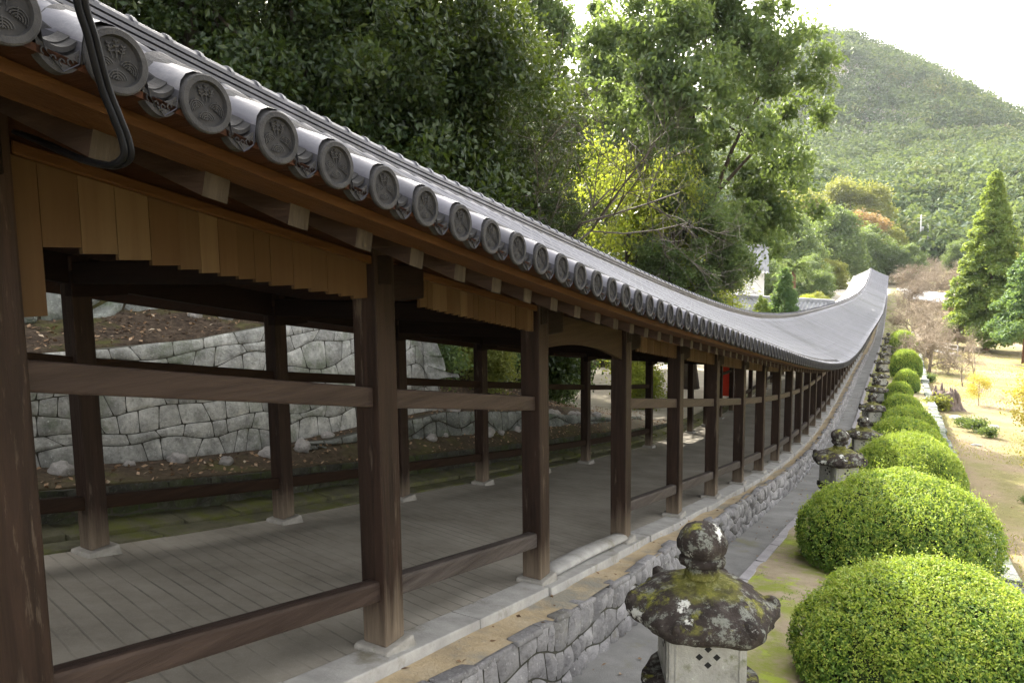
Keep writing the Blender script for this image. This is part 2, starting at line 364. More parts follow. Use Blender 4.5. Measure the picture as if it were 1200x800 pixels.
M['leaf_dark'] = mat_leaf('dark_evergreen_leaf', [(0, (0.0108, 0.0229, 0.0084)), (0.4, (0.0180, 0.0371, 0.0120)), (0.75, (0.0300, 0.0510, 0.0156)), (1, (0.0510, 0.0720, 0.0210))], (0.0960, 0.1320, 0.0120), 0.30, 0.38)
M['leaf_big'] = mat_leaf('broad_tree_leaf', [(0, (0.032, 0.064, 0.026)), (0.5, (0.056, 0.096, 0.036)), (1, (0.105, 0.142, 0.055))], (0.22, 0.30, 0.06), 0.38, 0.45)
M['leaf_yellow'] = mat_leaf('backlit_leaf', [(0, (0.0665, 0.0968, 0.0218)), (0.5, (0.1331, 0.1573, 0.0303)), (1, (0.2299, 0.2299, 0.0424))], (0.4356, 0.5082, 0.0484), 0.45, 0.5)  # on the backlit trees, sun through the leaves is put into this yellow
M['leaf_mid'] = mat_leaf('mid_green_leaf', [(0, (0.0410, 0.0769, 0.0359)), (0.5, (0.0717, 0.1179, 0.0512)), (1, (0.1128, 0.1537, 0.0615))], (0.2460, 0.3280, 0.0615), 0.35, 0.5)
M['leaf_light'] = mat_leaf('light_green_leaf', [(0, (0.0880, 0.1120, 0.0280)), (0.5, (0.1360, 0.1600, 0.0400)), (1, (0.1920, 0.2000, 0.0560))], (0.3200, 0.3360, 0.0480), 0.4, 0.5)
M['leaf_orange'] = mat_leaf('orange_leaf', [(0, (0.20, 0.12, 0.05)), (0.5, (0.27, 0.17, 0.07)), (1, (0.28, 0.22, 0.09))], (0.42, 0.28, 0.10), 0.4, 0.5)
M['leaf_conifer'] = mat_leaf('conifer_needle', [(0, (0.0552, 0.1035, 0.0299)), (0.5, (0.1035, 0.1667, 0.0414)), (1, (0.1840, 0.2300, 0.0633))], (0.3680, 0.4600, 0.0690), 0.32, 0.6)
M['leaf_bluefir'] = mat_leaf('fir_needle', [(0, (0.0425, 0.0851, 0.0425)), (0.5, (0.0729, 0.1337, 0.0607)), (1, (0.1215, 0.1944, 0.0911))], (0.2430, 0.3645, 0.0729), 0.3, 0.6)
M['leaf_bush'] = mat_leaf('azalea_leaf', [(0, (0.0425, 0.0900, 0.0175)), (0.45, (0.0900, 0.1650, 0.0275)), (0.8, (0.1438, 0.2313, 0.0375)), (1, (0.2063, 0.2937, 0.0562))], (0.2750, 0.4500, 0.0375), 0.30, 0.45)
M['leaf_shoot'] = mat_leaf('azalea_shoot', [(0, (0.1610, 0.2415, 0.0345)), (0.6, (0.2415, 0.3220, 0.0517)), (1, (0.3795, 0.3795, 0.0805))], (0.4140, 0.5290, 0.0575), 0.35, 0.5)
M['leaf_gold'] = mat_leaf('golden_leaf', [(0, (0.2880, 0.2400, 0.0480)), (0.6, (0.3840, 0.3200, 0.0720)), (1, (0.4400, 0.3360, 0.0800))], (0.5600, 0.4800, 0.0800), 0.45, 0.5)
M['leaf_hill'] = mat_leaf('hill_forest_leaf', [(0, (0.035, 0.065, 0.03)), (1, (0.085, 0.115, 0.05))], (0.20, 0.26, 0.06), 0.25, 0.6,
                          tint=[(0, (0.018, 0.046, 0.024)), (0.40, (0.042, 0.080, 0.032)), (0.70, (0.085, 0.120, 0.036)), (0.92, (0.15, 0.155, 0.045)), (1, (0.17, 0.115, 0.05))], spec=0.1)
M['litter'] = mat_leaf('fallen_leaf', [(0, (0.10, 0.06, 0.035)), (0.5, (0.24, 0.15, 0.085)), (0.85, (0.36, 0.25, 0.16)), (1, (0.46, 0.38, 0.28))], (0.2, 0.12, 0.05), 0.1, 0.7)
M['grass'] = mat_leaf('grass_blade', [(0, (0.13, 0.15, 0.03)), (0.5, (0.24, 0.23, 0.06)), (1, (0.42, 0.35, 0.15))], (0.4, 0.4, 0.06), 0.3, 0.6)

# ------------------------------------------------------------------ mesh helpers
def setp(o, label=None, cat=None, group=None, kind=None):
    if label: o['label'] = label
    if cat: o['category'] = cat
    if group: o['group'] = group
    if kind: o['kind'] = kind
    return o

def link(name, me, mat=None, parent=None, loc=None):
    o = bpy.data.objects.new(name, me)
    C.objects.link(o)
    if mat is not None and me is not None and len(me.materials) == 0:
        for x in (mat if isinstance(mat, (list, tuple)) else [mat]): me.materials.append(x)
    if parent is not None: o.parent = parent
    if loc is not None: o.location = loc
    return o

def empty(name, loc, label, cat, group=None):
    o = bpy.data.objects.new(name, None); C.objects.link(o)
    o.location = loc; o.empty_display_size = 0.3
    return setp(o, label, cat, group)

def np_mesh(name, V, Q, smooth=False, tint=None):
    """V (n,3) float, Q (m,k) int faces of one size"""
    V = np.ascontiguousarray(V, dtype=np.float32); Q = np.ascontiguousarray(Q, dtype=np.int32)
    me = bpy.data.meshes.new(name)
    m, k = Q.shape
    me.vertices.add(len(V)); me.vertices.foreach_set('co', V.ravel())
    me.loops.add(m * k); me.loops.foreach_set('vertex_index', Q.ravel())
    me.polygons.add(m)
    me.polygons.foreach_set('loop_start', np.arange(0, m * k, k, dtype=np.int32))
    me.polygons.foreach_set('loop_total', np.full(m, k, dtype=np.int32))
    me.polygons.foreach_set('use_smooth', np.full(m, smooth, dtype=bool))
    if tint is not None:
        a = me.attributes.new('tint', 'FLOAT', 'POINT'); a.data.foreach_set('value', np.asarray(tint, dtype=np.float32))
    me.update(calc_edges=True)
    return me

class MB:
    def __init__(s): s.v = []; s.f = []; s.mi = []
    def add(s, vs, fs, mi=0):
        b = len(s.v); s.v += [tuple(x) for x in vs]
        s.f += [tuple(b + i for i in f) for f in fs]; s.mi += [mi] * len(fs)
    def hexa(s, p, mi=0):
        s.add(p, [(3, 2, 1, 0), (4, 5, 6, 7), (0, 1, 5, 4), (1, 2, 6, 5), (2, 3, 7, 6), (3, 0, 4, 7)], mi)
    def box(s, x0, x1, y0, y1, z0, z1, mi=0):
        s.hexa([(x0, y0, z0), (x1, y0, z0), (x1, y1, z0), (x0, y1, z0), (x0, y0, z1), (x1, y0, z1), (x1, y1, z1), (x0, y1, z1)], mi)
    def ybeam(s, x0, x1, ya, za, yb, zb, t, xa=0, xb=0, mi=0):
        """bar running along Y from (ya, bottom za) to (yb, bottom zb), vertical ends, thickness t"""
        s.hexa([(x0 + xa, ya, za), (x1 + xa, ya, za), (x1 + xb, yb, zb), (x0 + xb, yb, zb),
                (x0 + xa, ya, za + t), (x1 + xa, ya, za + t), (x1 + xb, yb, zb + t), (x0 + xb, yb, zb + t)], mi)
    def tube(s, pts, rad, sides=6, cap=True, mi=0):
        pts = [Vector(p) for p in pts]
        rs = rad if isinstance(rad, (list, tuple)) else [rad] * len(pts)
        b = len(s.v); ref = None
        for i, p in enumerate(pts):
            d = (pts[min(i + 1, len(pts) - 1)] - pts[max(i - 1, 0)]).normalized()
            if ref is None: ref = d.orthogonal().normalized()
            u = (ref - d * ref.dot(d)).normalized(); ref = u; v = d.cross(u)
            for k in range(sides):
                a = 2 * math.pi * k / sides
                s.v.append(tuple(p + (u * math.cos(a) + v * math.sin(a)) * rs[i]))
        for i in range(len(pts) - 1):
            for k in range(sides):
                a = b + i * sides + k; c = b + i * sides + (k + 1) % sides
                s.f.append((a, c, c + sides, a + sides)); s.mi.append(mi)
        if cap:
            s.f.append(tuple(b + k for k in reversed(range(sides)))); s.mi.append(mi)
            e = b + (len(pts) - 1) * sides
            s.f.append(tuple(e + k for k in range(sides))); s.mi.append(mi)
    def lathe(s, prof, n=24, c=(0, 0, 0), mod=None, mi=0):
        b = len(s.v)
        for (r, z) in prof:
            for k in range(n):
                a = 2 * math.pi * k / n
                rr = r * (mod(a, r, z) if mod else 1)
                s.v.append((c[0] + rr * math.cos(a), c[1] + rr * math.sin(a), c[2] + z))
        for i in range(len(prof) - 1):
            for k in range(n):
                a = b + i * n + k; d = b + i * n + (k + 1) % n
                s.f.append((a, d, d + n, a + n)); s.mi.append(mi)
    def mesh(s, name, smooth=False, bevel=0.0, seg=1):
        me = bpy.data.meshes.new(name)
        me.from_pydata(s.v, [], s.f)
        if any(s.mi): me.polygons.foreach_set('material_index', s.mi)
        if bevel:
            bm = bmesh.new(); bm.from_mesh(me)
            bmesh.ops.bevel(bm, geom=list(bm.edges), offset=bevel, segments=seg, affect='EDGES', profile=0.6)
            bm.to_mesh(me); bm.free()
        if smooth: me.polygons.foreach_set('use_smooth', [True] * len(me.polygons))
        me.update()
        return me

def grid_mesh(name, P, smooth=True):
    """P (nu, nv, 3)"""
    nu, nv = P.shape[:2]
    i = np.arange(nu * nv).reshape(nu, nv)
    Q = np.stack([i[:-1, :-1], i[1:, :-1], i[1:, 1:], i[:-1, 1:]], -1).reshape(-1, 4)
    return np_mesh(name, P.reshape(-1, 3), Q, smooth)

def fbm(X, Y, seed=0, octs=4, f=1.0):
    rg = np.random.default_rng(seed); o = np.zeros(np.broadcast(X, Y).shape); a = 1.0
    for _ in range(octs):
        for _k in range(3):
            t = rg.uniform(0, 6.28); ph = rg.uniform(0, 6.28)
            o = o + a / 3 * np.sin(f * (X * math.cos(t) + Y * math.sin(t)) + ph)
        a *= 0.55; f *= 2.03
    return o

# ------------------------------------------------------------------ terrain functions (Y runs down the corridor)
_Y = np.array([-8, -3, -0.84, 1.263, 3.363, 5.463, 7.563, 9.663, 11.763, 13.863, 15.963, 18.063, 20.163, 22.263, 24.4, 29, 34, 46, 60, 75, 95, 115, 128, 140, 150, 200])
_Z = np.array([0.20, -0.95, -1.46, -1.937, -2.377, -2.781, -3.14, -3.503, -3.856, -4.2, -4.523, -4.819, -5.08, -5.317, -5.52, -5.84, -6.10, -6.52, -6.90, -7.2, -7.4, -7.1, -6.2, -4.9, -4.4, -4.4])
_yy = np.linspace(-8, 200, 2081)
_zz = np.interp(_yy, _Y, _Z)
_k = np.hanning(31); _k /= _k.sum()
_zz = np.convolve(np.pad(_zz, 15, mode='reflect', reflect_type='odd'), _k, 'valid')
def zf(Y): return np.interp(Y, _yy, _zz)
_ox = np.interp(_yy, [-8, 18, 25, 34, 46, 75, 115, 140, 200], [0, 0, -0.1, -0.3, -0.6, -1.1, -2.2, -2.9, -4.6])
_k2 = np.hanning(81); _k2 /= _k2.sum()
_ox = np.convolve(np.pad(_ox, 40, mode='reflect', reflect_type='odd'), _k2, 'valid')
def xo(Y): return np.interp(Y, _yy, _ox)
def walltop(Y): return zf(Y) + np.interp(Y, [0, 5, 11, 15], [-.16, -.14, -.07, -.05])
def zp(Y): return zf(Y) - np.interp(Y, [-4, 0, 5.7, 11, 15, 25], [.95, .85, .70, .60, .57, .55])
def zstrip(Y): return zp(Y) + 0.05
def sst(a, b, x):
    t = np.clip((x - a) / (b - a), 0, 1); return t * t * (3 - 2 * t)
def rear_foot(Y): return zf(Y) + np.interp(Y, [-4, 0, 5, 7, 10.7, 14, 18, 24], [0.4, 0.4, 0.42, 0.48, 0.95, 0.9, 0.6, 0.0])
def rear_top(Y):
    hi = np.interp(Y, [-6, 2, 6, 8, 12], [-0.55, -0.85, -0.9, -0.75, -0.7])
    lo = rear_foot(Y) + np.interp(Y, [11, 18, 23], [0.22, 0.2, 0.0])
    t = sst(10.6, 11.4, Y)
    return hi * (1 - t) + lo * t
def hill_fade(Y): return 1 - sst(15, 27, Y)
def terrain(X, Y):
    x = X - xo(Y)
    base = zf(Y)
    mead = zstrip(Y) - 0.42 - 0.035 * np.clip(x - 1, 0, 25) + 0.10 * fbm(X, Y, 3, 3, 0.6) * sst(1.2, 3, x)
    z = mead
    z = np.where(x < 1.30, zp(Y) - 0.08, z)
    z = np.where(x < -2.48, base - 0.42, z)
    z = np.where(x < -6.6, base - 0.25, z)
    # behind the corridor
    gl = np.interp(Y, [16, 26], [0.36, 0.0])
    t1 = sst(-6.93, -7.06, x)
    rl = base + gl + (rear_foot(Y) - base - gl) * sst(-7.1, -7.8, x)
    w7 = sst(7.0, 7.6, Y) * (1 - sst(20.5, 22.5, Y))
    rl2 = base + gl + 0.18 * sst(-7.1, -7.5, x) + (rear_foot(Y) + 0.03 - base - gl - 0.18) * sst(-7.60, -7.70, x)
    rl = rl * (1 - w7) + rl2 * w7
    z = np.where(x < -6.93, (base - 0.25) * (1 - t1) + rl * t1, z)
    t2 = sst(-8.15, -8.35, x)
    d = np.clip(-8.3 - x, 0, 200)
    rise = hill_fade(Y) * (0.25 * np.clip(d, 0, 1.0) + 1.2 * sst(1.12, 1.40, d) * (1 - sst(6.1, 7.6, Y)) + 0.35 * np.clip(d - 1.0, 0, 60))
    rise = rise + (1 - hill_fade(Y)) * 0.22 * np.clip(d - 16, 0, 80)
    up = rear_top(Y) + rise + 0.10 * fbm(X, Y, 5, 4, 1.2) * np.clip(d, 0, 1) * (0.25 + hill_fade(Y))
    z = np.where(x < -8.15, rl * (1 - t2) + up * t2, z)
    fl = sst(141, 150, Y)
    z = z * (1 - fl) + (-5.9 + 0.22 * np.clip(-24 - x, 0, 80)) * fl
    # the forested mountain far ahead
    r = np.hypot((X + 65) * 1.0, (Y - 616) * 0.9)
    z = z + 163.0 / (1 + (r / 135.0) ** 2) * sst(160, 330, Y) * (1 + 0.05 * fbm(X, Y, 8, 3, 0.03))
    return z

# ------------------------------------------------------------------ ground
def build_ground():
    xs = np.unique(np.concatenate([np.linspace(-600, -60, 28), np.linspace(-60, -16, 45), np.arange(-16, -8.6, 0.15), np.array([-8.6, -8.45, -8.35, -8.25, -8.15, -8.0, -7.8, -7.71, -7.65, -7.59, -7.5, -7.3, -7.15, -7.06, -6.99, -6.93, -6.7, -6.61, -6.59, -6.0, -5, -4, -3, -2.49, -2.47, -1.0, 0, 1.29, 1.31]),
                                   np.arange(1.5, 12, 0.35), np.linspace(12, 60, 40), np.linspace(60, 600, 40)]))
    ys = np.unique(np.concatenate([np.linspace(-60, -8, 12), np.arange(-8, 40, 0.4), np.arange(40, 150, 2.0), np.linspace(150, 1000, 90)]))
    X, Y = np.meshgrid(xs, ys, indexing='ij')
    Xw = X + xo(Y) * (np.abs(X) < 60)
    Z = terrain(Xw, Y)
    me = grid_mesh('ground', np.stack([Xw, Y, Z], -1), True)
    setp(link('ground', me, M['ground']), kind='structure')

def strip_mesh(name, xs, yr, fz, mat, dy=0.4, jitter=0.0, seed=1, kind='structure'):
    ys = np.arange(yr[0], yr[1] + dy, dy)
    rg = np.random.default_rng(seed)
    P = np.zeros((len(xs), len(ys), 3))
    for i, x in enumerate(xs):
        P[i, :, 0] = x + xo(ys); P[i, :, 1] = ys
        P[i, :, 2] = fz(x, ys)
    if jitter: P[..., 2] += jitter * fbm(P[..., 0], P[..., 1], seed, 3, 4.0)
    o = link(name, grid_mesh(name, P, True), mat)
    if kind: setp(o, kind=kind)
    return o

build_ground()
strip_mesh('gravel_path', np.linspace(-2.45, -1.8, 5), (-4, 150), lambda x, y: zp(y) + 0 * x, M['path'], jitter=0.006)
strip_mesh('planting_strip', np.linspace(-1.72, 1.10, 14), (-4, 150), lambda x, y: zstrip(y) + 0.015 - 0.05 * abs(x) ** 3 * (x > 0), M['strip'], jitter=0.02)

# ------------------------------------------------------------------ stone masonry
def stone_face(name, mat, u_rng, base_fn, bot_fn, top_fn, nrm, rows, w_mean, gap, bulge, seed, batter=0.0, wav=0.28, sub=4):
    """irregular coursed masonry in one mesh. base_fn(u)->(x,y) foot line, bot/top heights by u, nrm=(nx,ny)"""
    rg = np.random.default_rng(seed)
    Vs, Qs = [], []; nv = 0
    T = np.linspace(0, 1, sub + 1); PX, PY = np.meshgrid(T, T, indexing='ij')
    edge = np.minimum(np.minimum(PX, 1 - PX), np.minimum(PY, 1 - PY)) * 2
    prof = np.sqrt(np.clip(edge * 2.2, 0, 1))
    idx = np.arange((sub + 1) ** 2).reshape(sub + 1, sub + 1)
    q0 = np.stack([idx[:-1, :-1], idx[1:, :-1], idx[1:, 1:], idx[:-1, 1:]], -1).reshape(-1, 4)
    hb = np.cumsum(np.concatenate([[0], rg.uniform(0.7, 1.35, rows)])); hb = hb / hb[-1]
    ph = rg.uniform(0, 6.28, (rows + 1, 4)); fr = rg.uniform(0.8, 4.2, (rows + 1, 4)) / (w_mean * 2.2)
    def rowv(r, u):
        if r == 0: return np.zeros_like(u)
        a = wav / rows if r < rows else 0.04 / rows
        return hb[r] + a * np.sin(u[..., None] * fr[r] + ph[r]).sum(-1) * 0.5
    for r in range(rows):
        u = u_rng[0]
        cuts = [u]
        while u < u_rng[1]:
            u += w_mean * rg.uniform(0.55, 1.6); cuts.append(u)
        cuts = np.array(cuts); slant = rg.normal(0, 0.11 * w_mean, len(cuts))
        for k in range(len(cuts) - 1):
            a0, a1 = cuts[k] + gap / 2, cuts[k + 1] - gap / 2
            U = (a0 + slant[k] * (PY - 0.5) * 2) * (1 - PX) + (a1 + slant[k + 1] * (PY - 0.5) * 2) * PX
            lo, hi = rowv(r, U), rowv(r + 1, U)
            b, t = bot_fn(U), top_fn(U)
            H = t - b
            zl = b + lo * H + gap / 2; zh = b + hi * H - gap / 2
            Z = zl * (1 - PY) + zh * PY
            # rounded corners
            cx = (PX - 0.5) * 2; cy = (PY - 0.5) * 2
            rr = 1 - 0.055 * np.abs(cx * cy) ** 3
            Um = U.mean(); Zm = Z.mean()
            U = Um + (U - Um) * rr; Z = Zm + (Z - Zm) * rr
            D = prof * bulge * rg.uniform(0.6, 1.3) + rg.normal(0, bulge * 0.12, PX.shape) * (edge > 0) + bulge * 0.5 * rg.normal() * (PX - 0.5) * (edge > 0)
            x, y = base_fn(U)
            hrel = Z - b
            Vs.append(np.stack([x + nrm[0] * (D - batter * hrel), y + nrm[1] * (D - batter * hrel), Z], -1).reshape(-1, 3))
            Qs.append(q0 + nv); nv += (sub + 1) ** 2
    return link(name, np_mesh(name, np.concatenate(Vs), np.concatenate(Qs), True), mat)

def backing(name, mat, us, base_fn, bot_fn, top_fn, nrm, back, parent, batter=0.0, inset=0.004):
    P = np.zeros((3, len(us), 3))
    x, y = base_fn(us); b, t = bot_fn(us), top_fn(us) - 0.015; h = t - b
    P[0] = np.stack([x - nrm[0] * inset, y - nrm[1] * inset, b - 0.3], -1)
    P[1] = np.stack([x - nrm[0] * (inset + batter * h), y - nrm[1] * (inset + batter * h), t], -1)
    P[2] = np.stack([x - nrm[0] * (back + batter * h), y - nrm[1] * (back + batter * h), t], -1)
    return link(name, grid_mesh(name, P, False), mat, parent)

# retaining wall under the corridor
def wfn(u): return -2.40 + xo(u), u
rw = stone_face('retaining_wall', M['kerbwall'], (-3, 62), wfn, lambda u: zp(u) - 0.05, walltop, (1, 0), 3, 0.19, 0.013, 0.035, 11, wav=0.34)
setp(rw, 'low wall of rough grey stones carrying the corridor beside the gravel path', 'stone wall')
rwf = stone_face('wall_stones', M['kerbwall'], (62, 146), wfn, lambda u: zp(u) - 0.05, walltop, (1, 0), 1, 1.0, 0.02, 0.045, 12)
rwf.parent = rw
backing('wall_core', M['joint'], np.arange(-3, 146, 1.0), wfn, zp, walltop, (1, 0), 0.03, rw)
# flat capping stones along the wall top
mb = MB(); rg = np.random.default_rng(5); u = -3.0
while u < 60:
    L = rg.uniform(0.22, 0.5); a = walltop(u) + rg.uniform(-0.02, 0.02); b = walltop(u + L - 0.02) + rg.uniform(-0.02, 0.02)
    wd = rg.uniform(0.03, 0.12)
    mb.ybeam(-2.41 - wd, -2.38 + rg.uniform(-0.02, 0.02), u, a - 0.04, u + L - 0.02, b - 0.04, 0.05, xo(u), xo(u + L)); u += L
link('wall_cap', mb.mesh('wall_cap', True, 0.014, 2), M['kerbwall'], rw)

# kerb between path and planting strip
mb = MB(); u = -3.0; rg = np.random.default_rng(8)
while u < 148:
    L = rg.uniform(0.8, 1.5) if u < 50 else 4
    e = rg.uniform(-0.01, 0.01, 2)
    mb.ybeam(-1.82 + e[0], -1.69 + e[0], u, zp(u) - 0.08, u + L - 0.015, zp(u + L) - 0.08, 0.15 + e[1], xo(u), xo(u + L)); u += L
setp(link('stone_kerb', mb.mesh('stone_kerb', False, 0.012, 2), M['curb']), kind='structure')

# rough stone edging on the outer side of the planting strip
def efn(u): return 1.34 + xo(u), u
ed = stone_face('stone_edging', M['rubble'], (2, 60), efn, lambda u: zstrip(u) - 0.6, lambda u: zstrip(u) - 0.02, (1, 0), 2, 0.55, 0.02, 0.06, 21)
setp(ed, 'weathered stone edging between the clipped bushes and the sandy slope', 'stone edging')
mb = MB(); u = 2.0; rg = np.random.default_rng(9)
while u < 70:
    L = rg.uniform(0.35, 0.95); z0, z1 = zstrip(u), zstrip(u + L)
    e = rg.uniform(-0.05, 0.05, 4)
    mb.ybeam(1.04 + e[0], 1.38 + e[1], u, z0 - 0.07 + e[2] * .5, u + L - 0.02, z1 - 0.07 + e[3] * .5, 0.10, xo(u), xo(u + L)); u += L
link('edging_cap', mb.mesh('edging_cap', True, 0.025, 2), M['rubble'], ed)

# ashlar wall behind the corridor
def afn(u): return -8.0 + xo(u), u
aw = stone_face('ashlar_wall', M['ashlar'], (-5, 10.9), afn, lambda u: rear_foot(u) - 0.05, rear_top, (1, 0), 7, 0.34, 0.008, 0.015, 31, batter=0.12, wav=0.20, sub=6)
setp(aw, 'tall pale fitted-stone wall seen through the near bays of the corridor', 'stone wall')
backing('wall_core', M['joint'], np.arange(-5, 11.2, 0.3), afn, rear_foot, rear_top, (1, 0), 0.35, aw, 0.12, 0.006)
# end face of the ashlar wall
ae = stone_face('end_face', M['ashlar'], (-9.6, -8.1), lambda u: (u, 10.95 + 0 * u), lambda u: rear_foot(10.9) - 0.1 + 0 * u, lambda u: rear_top(10.0) + 0 * u, (0, 1), 6, 0.5, 0.008, 0.016, 32, batter=0.10, sub=6)
ae.parent = aw
# low rubble wall further along
def lfn(u): return -7.56 + xo(u), u
def _lb(u): return zf(u) + np.interp(u, [16, 26], [0.36, 0.0]) + 0.10
lw = stone_face('rubble_wall', M['rubble'], (7.2, 21.5), lfn, _lb, lambda u: np.maximum(rear_foot(u) + 0.05, _lb(u) + 0.15), (1, 0), 2, 0.30, 0.02, 0.07, 33, batter=0.1, wav=0.5)
setp(lw, 'low mossy rubble wall holding up the leafy bank behind the corridor', 'stone wall')
backing('wall_core', M['joint'], np.arange(7.2, 21.6, 0.4), lfn, _lb, lambda u: np.maximum(rear_foot(u) + 0.05, _lb(u) + 0.15), (1, 0), 0.12, lw, 0.1, 0.006)
# kerb wall of the gutter
def gfn(u): return -6.97 + xo(u), u
gw = stone_face('gutter_wall', M['mossrubble'], (-5, 34), gfn, lambda u: zf(u) - 0.1, lambda u: zf(u) + np.interp(u, [16, 26], [0.37, 0.02]), (1, 0), 2, 0.24, 0.015, 0.04, 34)
setp(gw, 'knee-low mossy stone kerb wall along the gutter behind the corridor', 'stone wall')
backing('wall_core', M['joint'], np.arange(-5, 34, 0.8), gfn, lambda u: zf(u) - 0.2, lambda u: zf(u) + np.interp(u, [16, 26], [0.36, 0.01]), (1, 0), 0.2, gw)
# rough terrace wall up the bank
def ufn(u): return -9.36 + xo(u), u
def _ub(u): return terrain(np.full_like(u, -9.22), u) - 0.15
def _ut(u): return terrain(np.full_like(u, -9.85), u) + 0.12
uw = stone_face('terrace_wall', M['rubble'], (-6, 7.0), ufn, _ub, _ut, (1, 0), 4, 0.55, 0.035, 0.13, 35, batter=0.15, wav=0.5)
setp(uw, 'rough boulder wall, whitish with lichen, high up the bank above the pale wall', 'stone wall')
backing('wall_core', M['joint'], np.arange(-6, 7.1, 0.5), ufn, _ub, _ut, (1, 0), 0.4, uw, 0.15, 0.01)

# ------------------------------------------------------------------ covered corridor
BAY, Y0 = 2.1, 1.263
YS, YE = -3.0, 141.0
cor = empty('covered_corridor', (-4.514, 1.263, float(zf(1.263))), 'long covered wooden corridor with grey tiled roof running down the slope', 'corridor')
CO = Vector(cor.location)
def part(name, me, mat, parent=None, loc=(0, 0, 0)):
    o = bpy.data.objects.new(name, me); C.objects.link(o)
    if len(me.materials) == 0:
        for x in (mat if isinstance(mat, (list, tuple)) else [mat]): me.materials.append(x)
    par = parent or cor
    o.parent = par
    pw = Vector((0, 0, 0)); q = par
    while q is not None: pw += Vector(q.location); q = q.parent
    o.location = Vector(loc) - pw
    return o

FX, RX = -2.90, -6.125           # front and rear post rows
def post_mesh(wd, h):
    mb = MB(); a = wd / 2
    mb.box(-a, a, -a, a, 0.0, h)
    return mb.mesh('post', False, 0.012, 2)
def stone_mesh():
    mb = MB(); a, b = 0.19, 0.135
    mb.hexa([(-a, -a, -0.30), (a, -a, -0.30), (a, a, -0.30), (-a, a, -0.30), (-b, -b, 0), (b, -b, 0), (b, b, 0), (-b, b, 0)])
    return mb.mesh('base_stone', False, 0.016, 2)
pmF, pmR, bsm = post_mesh(0.185, 2.52), post_mesh(0.168, 2.5), stone_mesh()
nb = int((YE - Y0) / BAY)
posts = []
for k in range(-2, nb + 1):
    Y = Y0 + k * BAY
    for x, pm, lim in ((FX, pmF, 999), (RX, pmR, 26)):
        if k > lim: continue
        loc = (x + float(xo(Y)), Y, float(zf(Y)))
        p = part('post', pm, M['post'], loc=loc)
        part('base_stone', bsm, M['base_stone'], p, loc)
# rails, one mesh per bay
def seg(k):
    ya, yb = Y0 + k * BAY, Y0 + (k + 1) * BAY
    return ya, yb, float(zf(ya)), float(zf(yb)), float(xo(ya)), float(xo(yb))
def rail(name, k, x, hw, h0, t, mat, bevel=0.012, a=0.06, ext=0.0):
    ya, yb, za, zb, xa, xb = seg(k)
    s = (zb - za) / BAY
    mb = MB()
    mb.ybeam(x - hw, x + hw, ya + a, za + h0 + s * a, yb - a, zb + h0 - s * a, t, xa, xb)
    me = mb.mesh(name, False, bevel, 2)
    off = Vector((x, (ya + yb) / 2, (za + zb) / 2 + h0))
    me.transform(Matrix.Translation(-off))
    return part(name, me, mat, loc=off)
for k in range(-2, nb):
    if k != 2:
        rail('upper_rail', k, FX + 0.02, 0.03, 1.51, 0.125, M['rail'])
        rail('lower_rail', k, FX + 0.01, 0.048, 0.275, 0.135, M['rail_grey'] if k > 0 else M['rail'], 0.02)
    if k <= 26 and not (8 <= k <= 10):
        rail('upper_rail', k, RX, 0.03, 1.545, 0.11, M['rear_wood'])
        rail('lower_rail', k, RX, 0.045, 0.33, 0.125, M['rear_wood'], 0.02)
# long beams (one piece each side), bracket arms, cross beams, skirts
ys = np.arange(YS, YE + 0.1, BAY / 4)
def sweep(name, prof, ys, mat, parent=None, closed=True, smooth=False, stuff=False):
    """profile [(x,h)] swept along the corridor"""
    n = len(prof); P = np.zeros((len(ys), n, 3))
    for j, (x, h) in enumerate(prof):
        P[:, j, 0] = x + xo(ys); P[:, j, 1] = ys; P[:, j, 2] = zf(ys) + h
    i = np.arange(len(ys) * n).reshape(len(ys), n)
    jn = np.arange(n) if closed else np.arange(n - 1)
    a = i[:-1, jn]; b = i[:-1, (jn + 1) % n]; c = i[1:, (jn + 1) % n]; d = i[1:, jn]
    Q = np.stack([a, b, c, d], -1).reshape(-1, 4)
    V = P.reshape(-1, 3) - np.array(CO)
    return part(name, np_mesh(name, V, Q, smooth), mat, parent, CO)
def rectp(x0, x1, h0, h1): return [(x0, h0), (x0, h1), (x1, h1), (x1, h0)]
sweep('front_beam', rectp(FX - 0.06, FX + 0.06, 2.42, 2.545), ys, M['redbeam'])
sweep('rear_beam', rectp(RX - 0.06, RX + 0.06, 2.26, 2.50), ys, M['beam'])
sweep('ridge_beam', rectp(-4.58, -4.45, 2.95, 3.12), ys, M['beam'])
mbk = MB(); mbk.box(-0.055, 0.055, -0.085, 0.40, 2.17, 2.395)
brk = mbk.mesh('bracket_arm', False, 0.015, 2)
cbm = MB(); cbm.box(RX - FX - 0.1, 0.1, -0.065, 0.065, 2.27, 2.45)
cbme = cbm.mesh('cross_beam', False, 0.01, 1)
for k in range(-2, nb + 1):
    Y = Y0 + k * BAY; loc = (FX + float(xo(Y)), Y, float(zf(Y)))
    if 1 <= k <= 26:
        o = part('bracket_arm', brk, M['beam'], loc=(loc[0] + 0.035, Y, loc[2]))
        o = part('bracket_arm', brk, M['beam'], loc=(RX + float(xo(Y)) + 0.035, Y, loc[2] - 0.01))
    if k <= 40: part('cross_beam', cbme, M['crossbeam'], loc=loc)
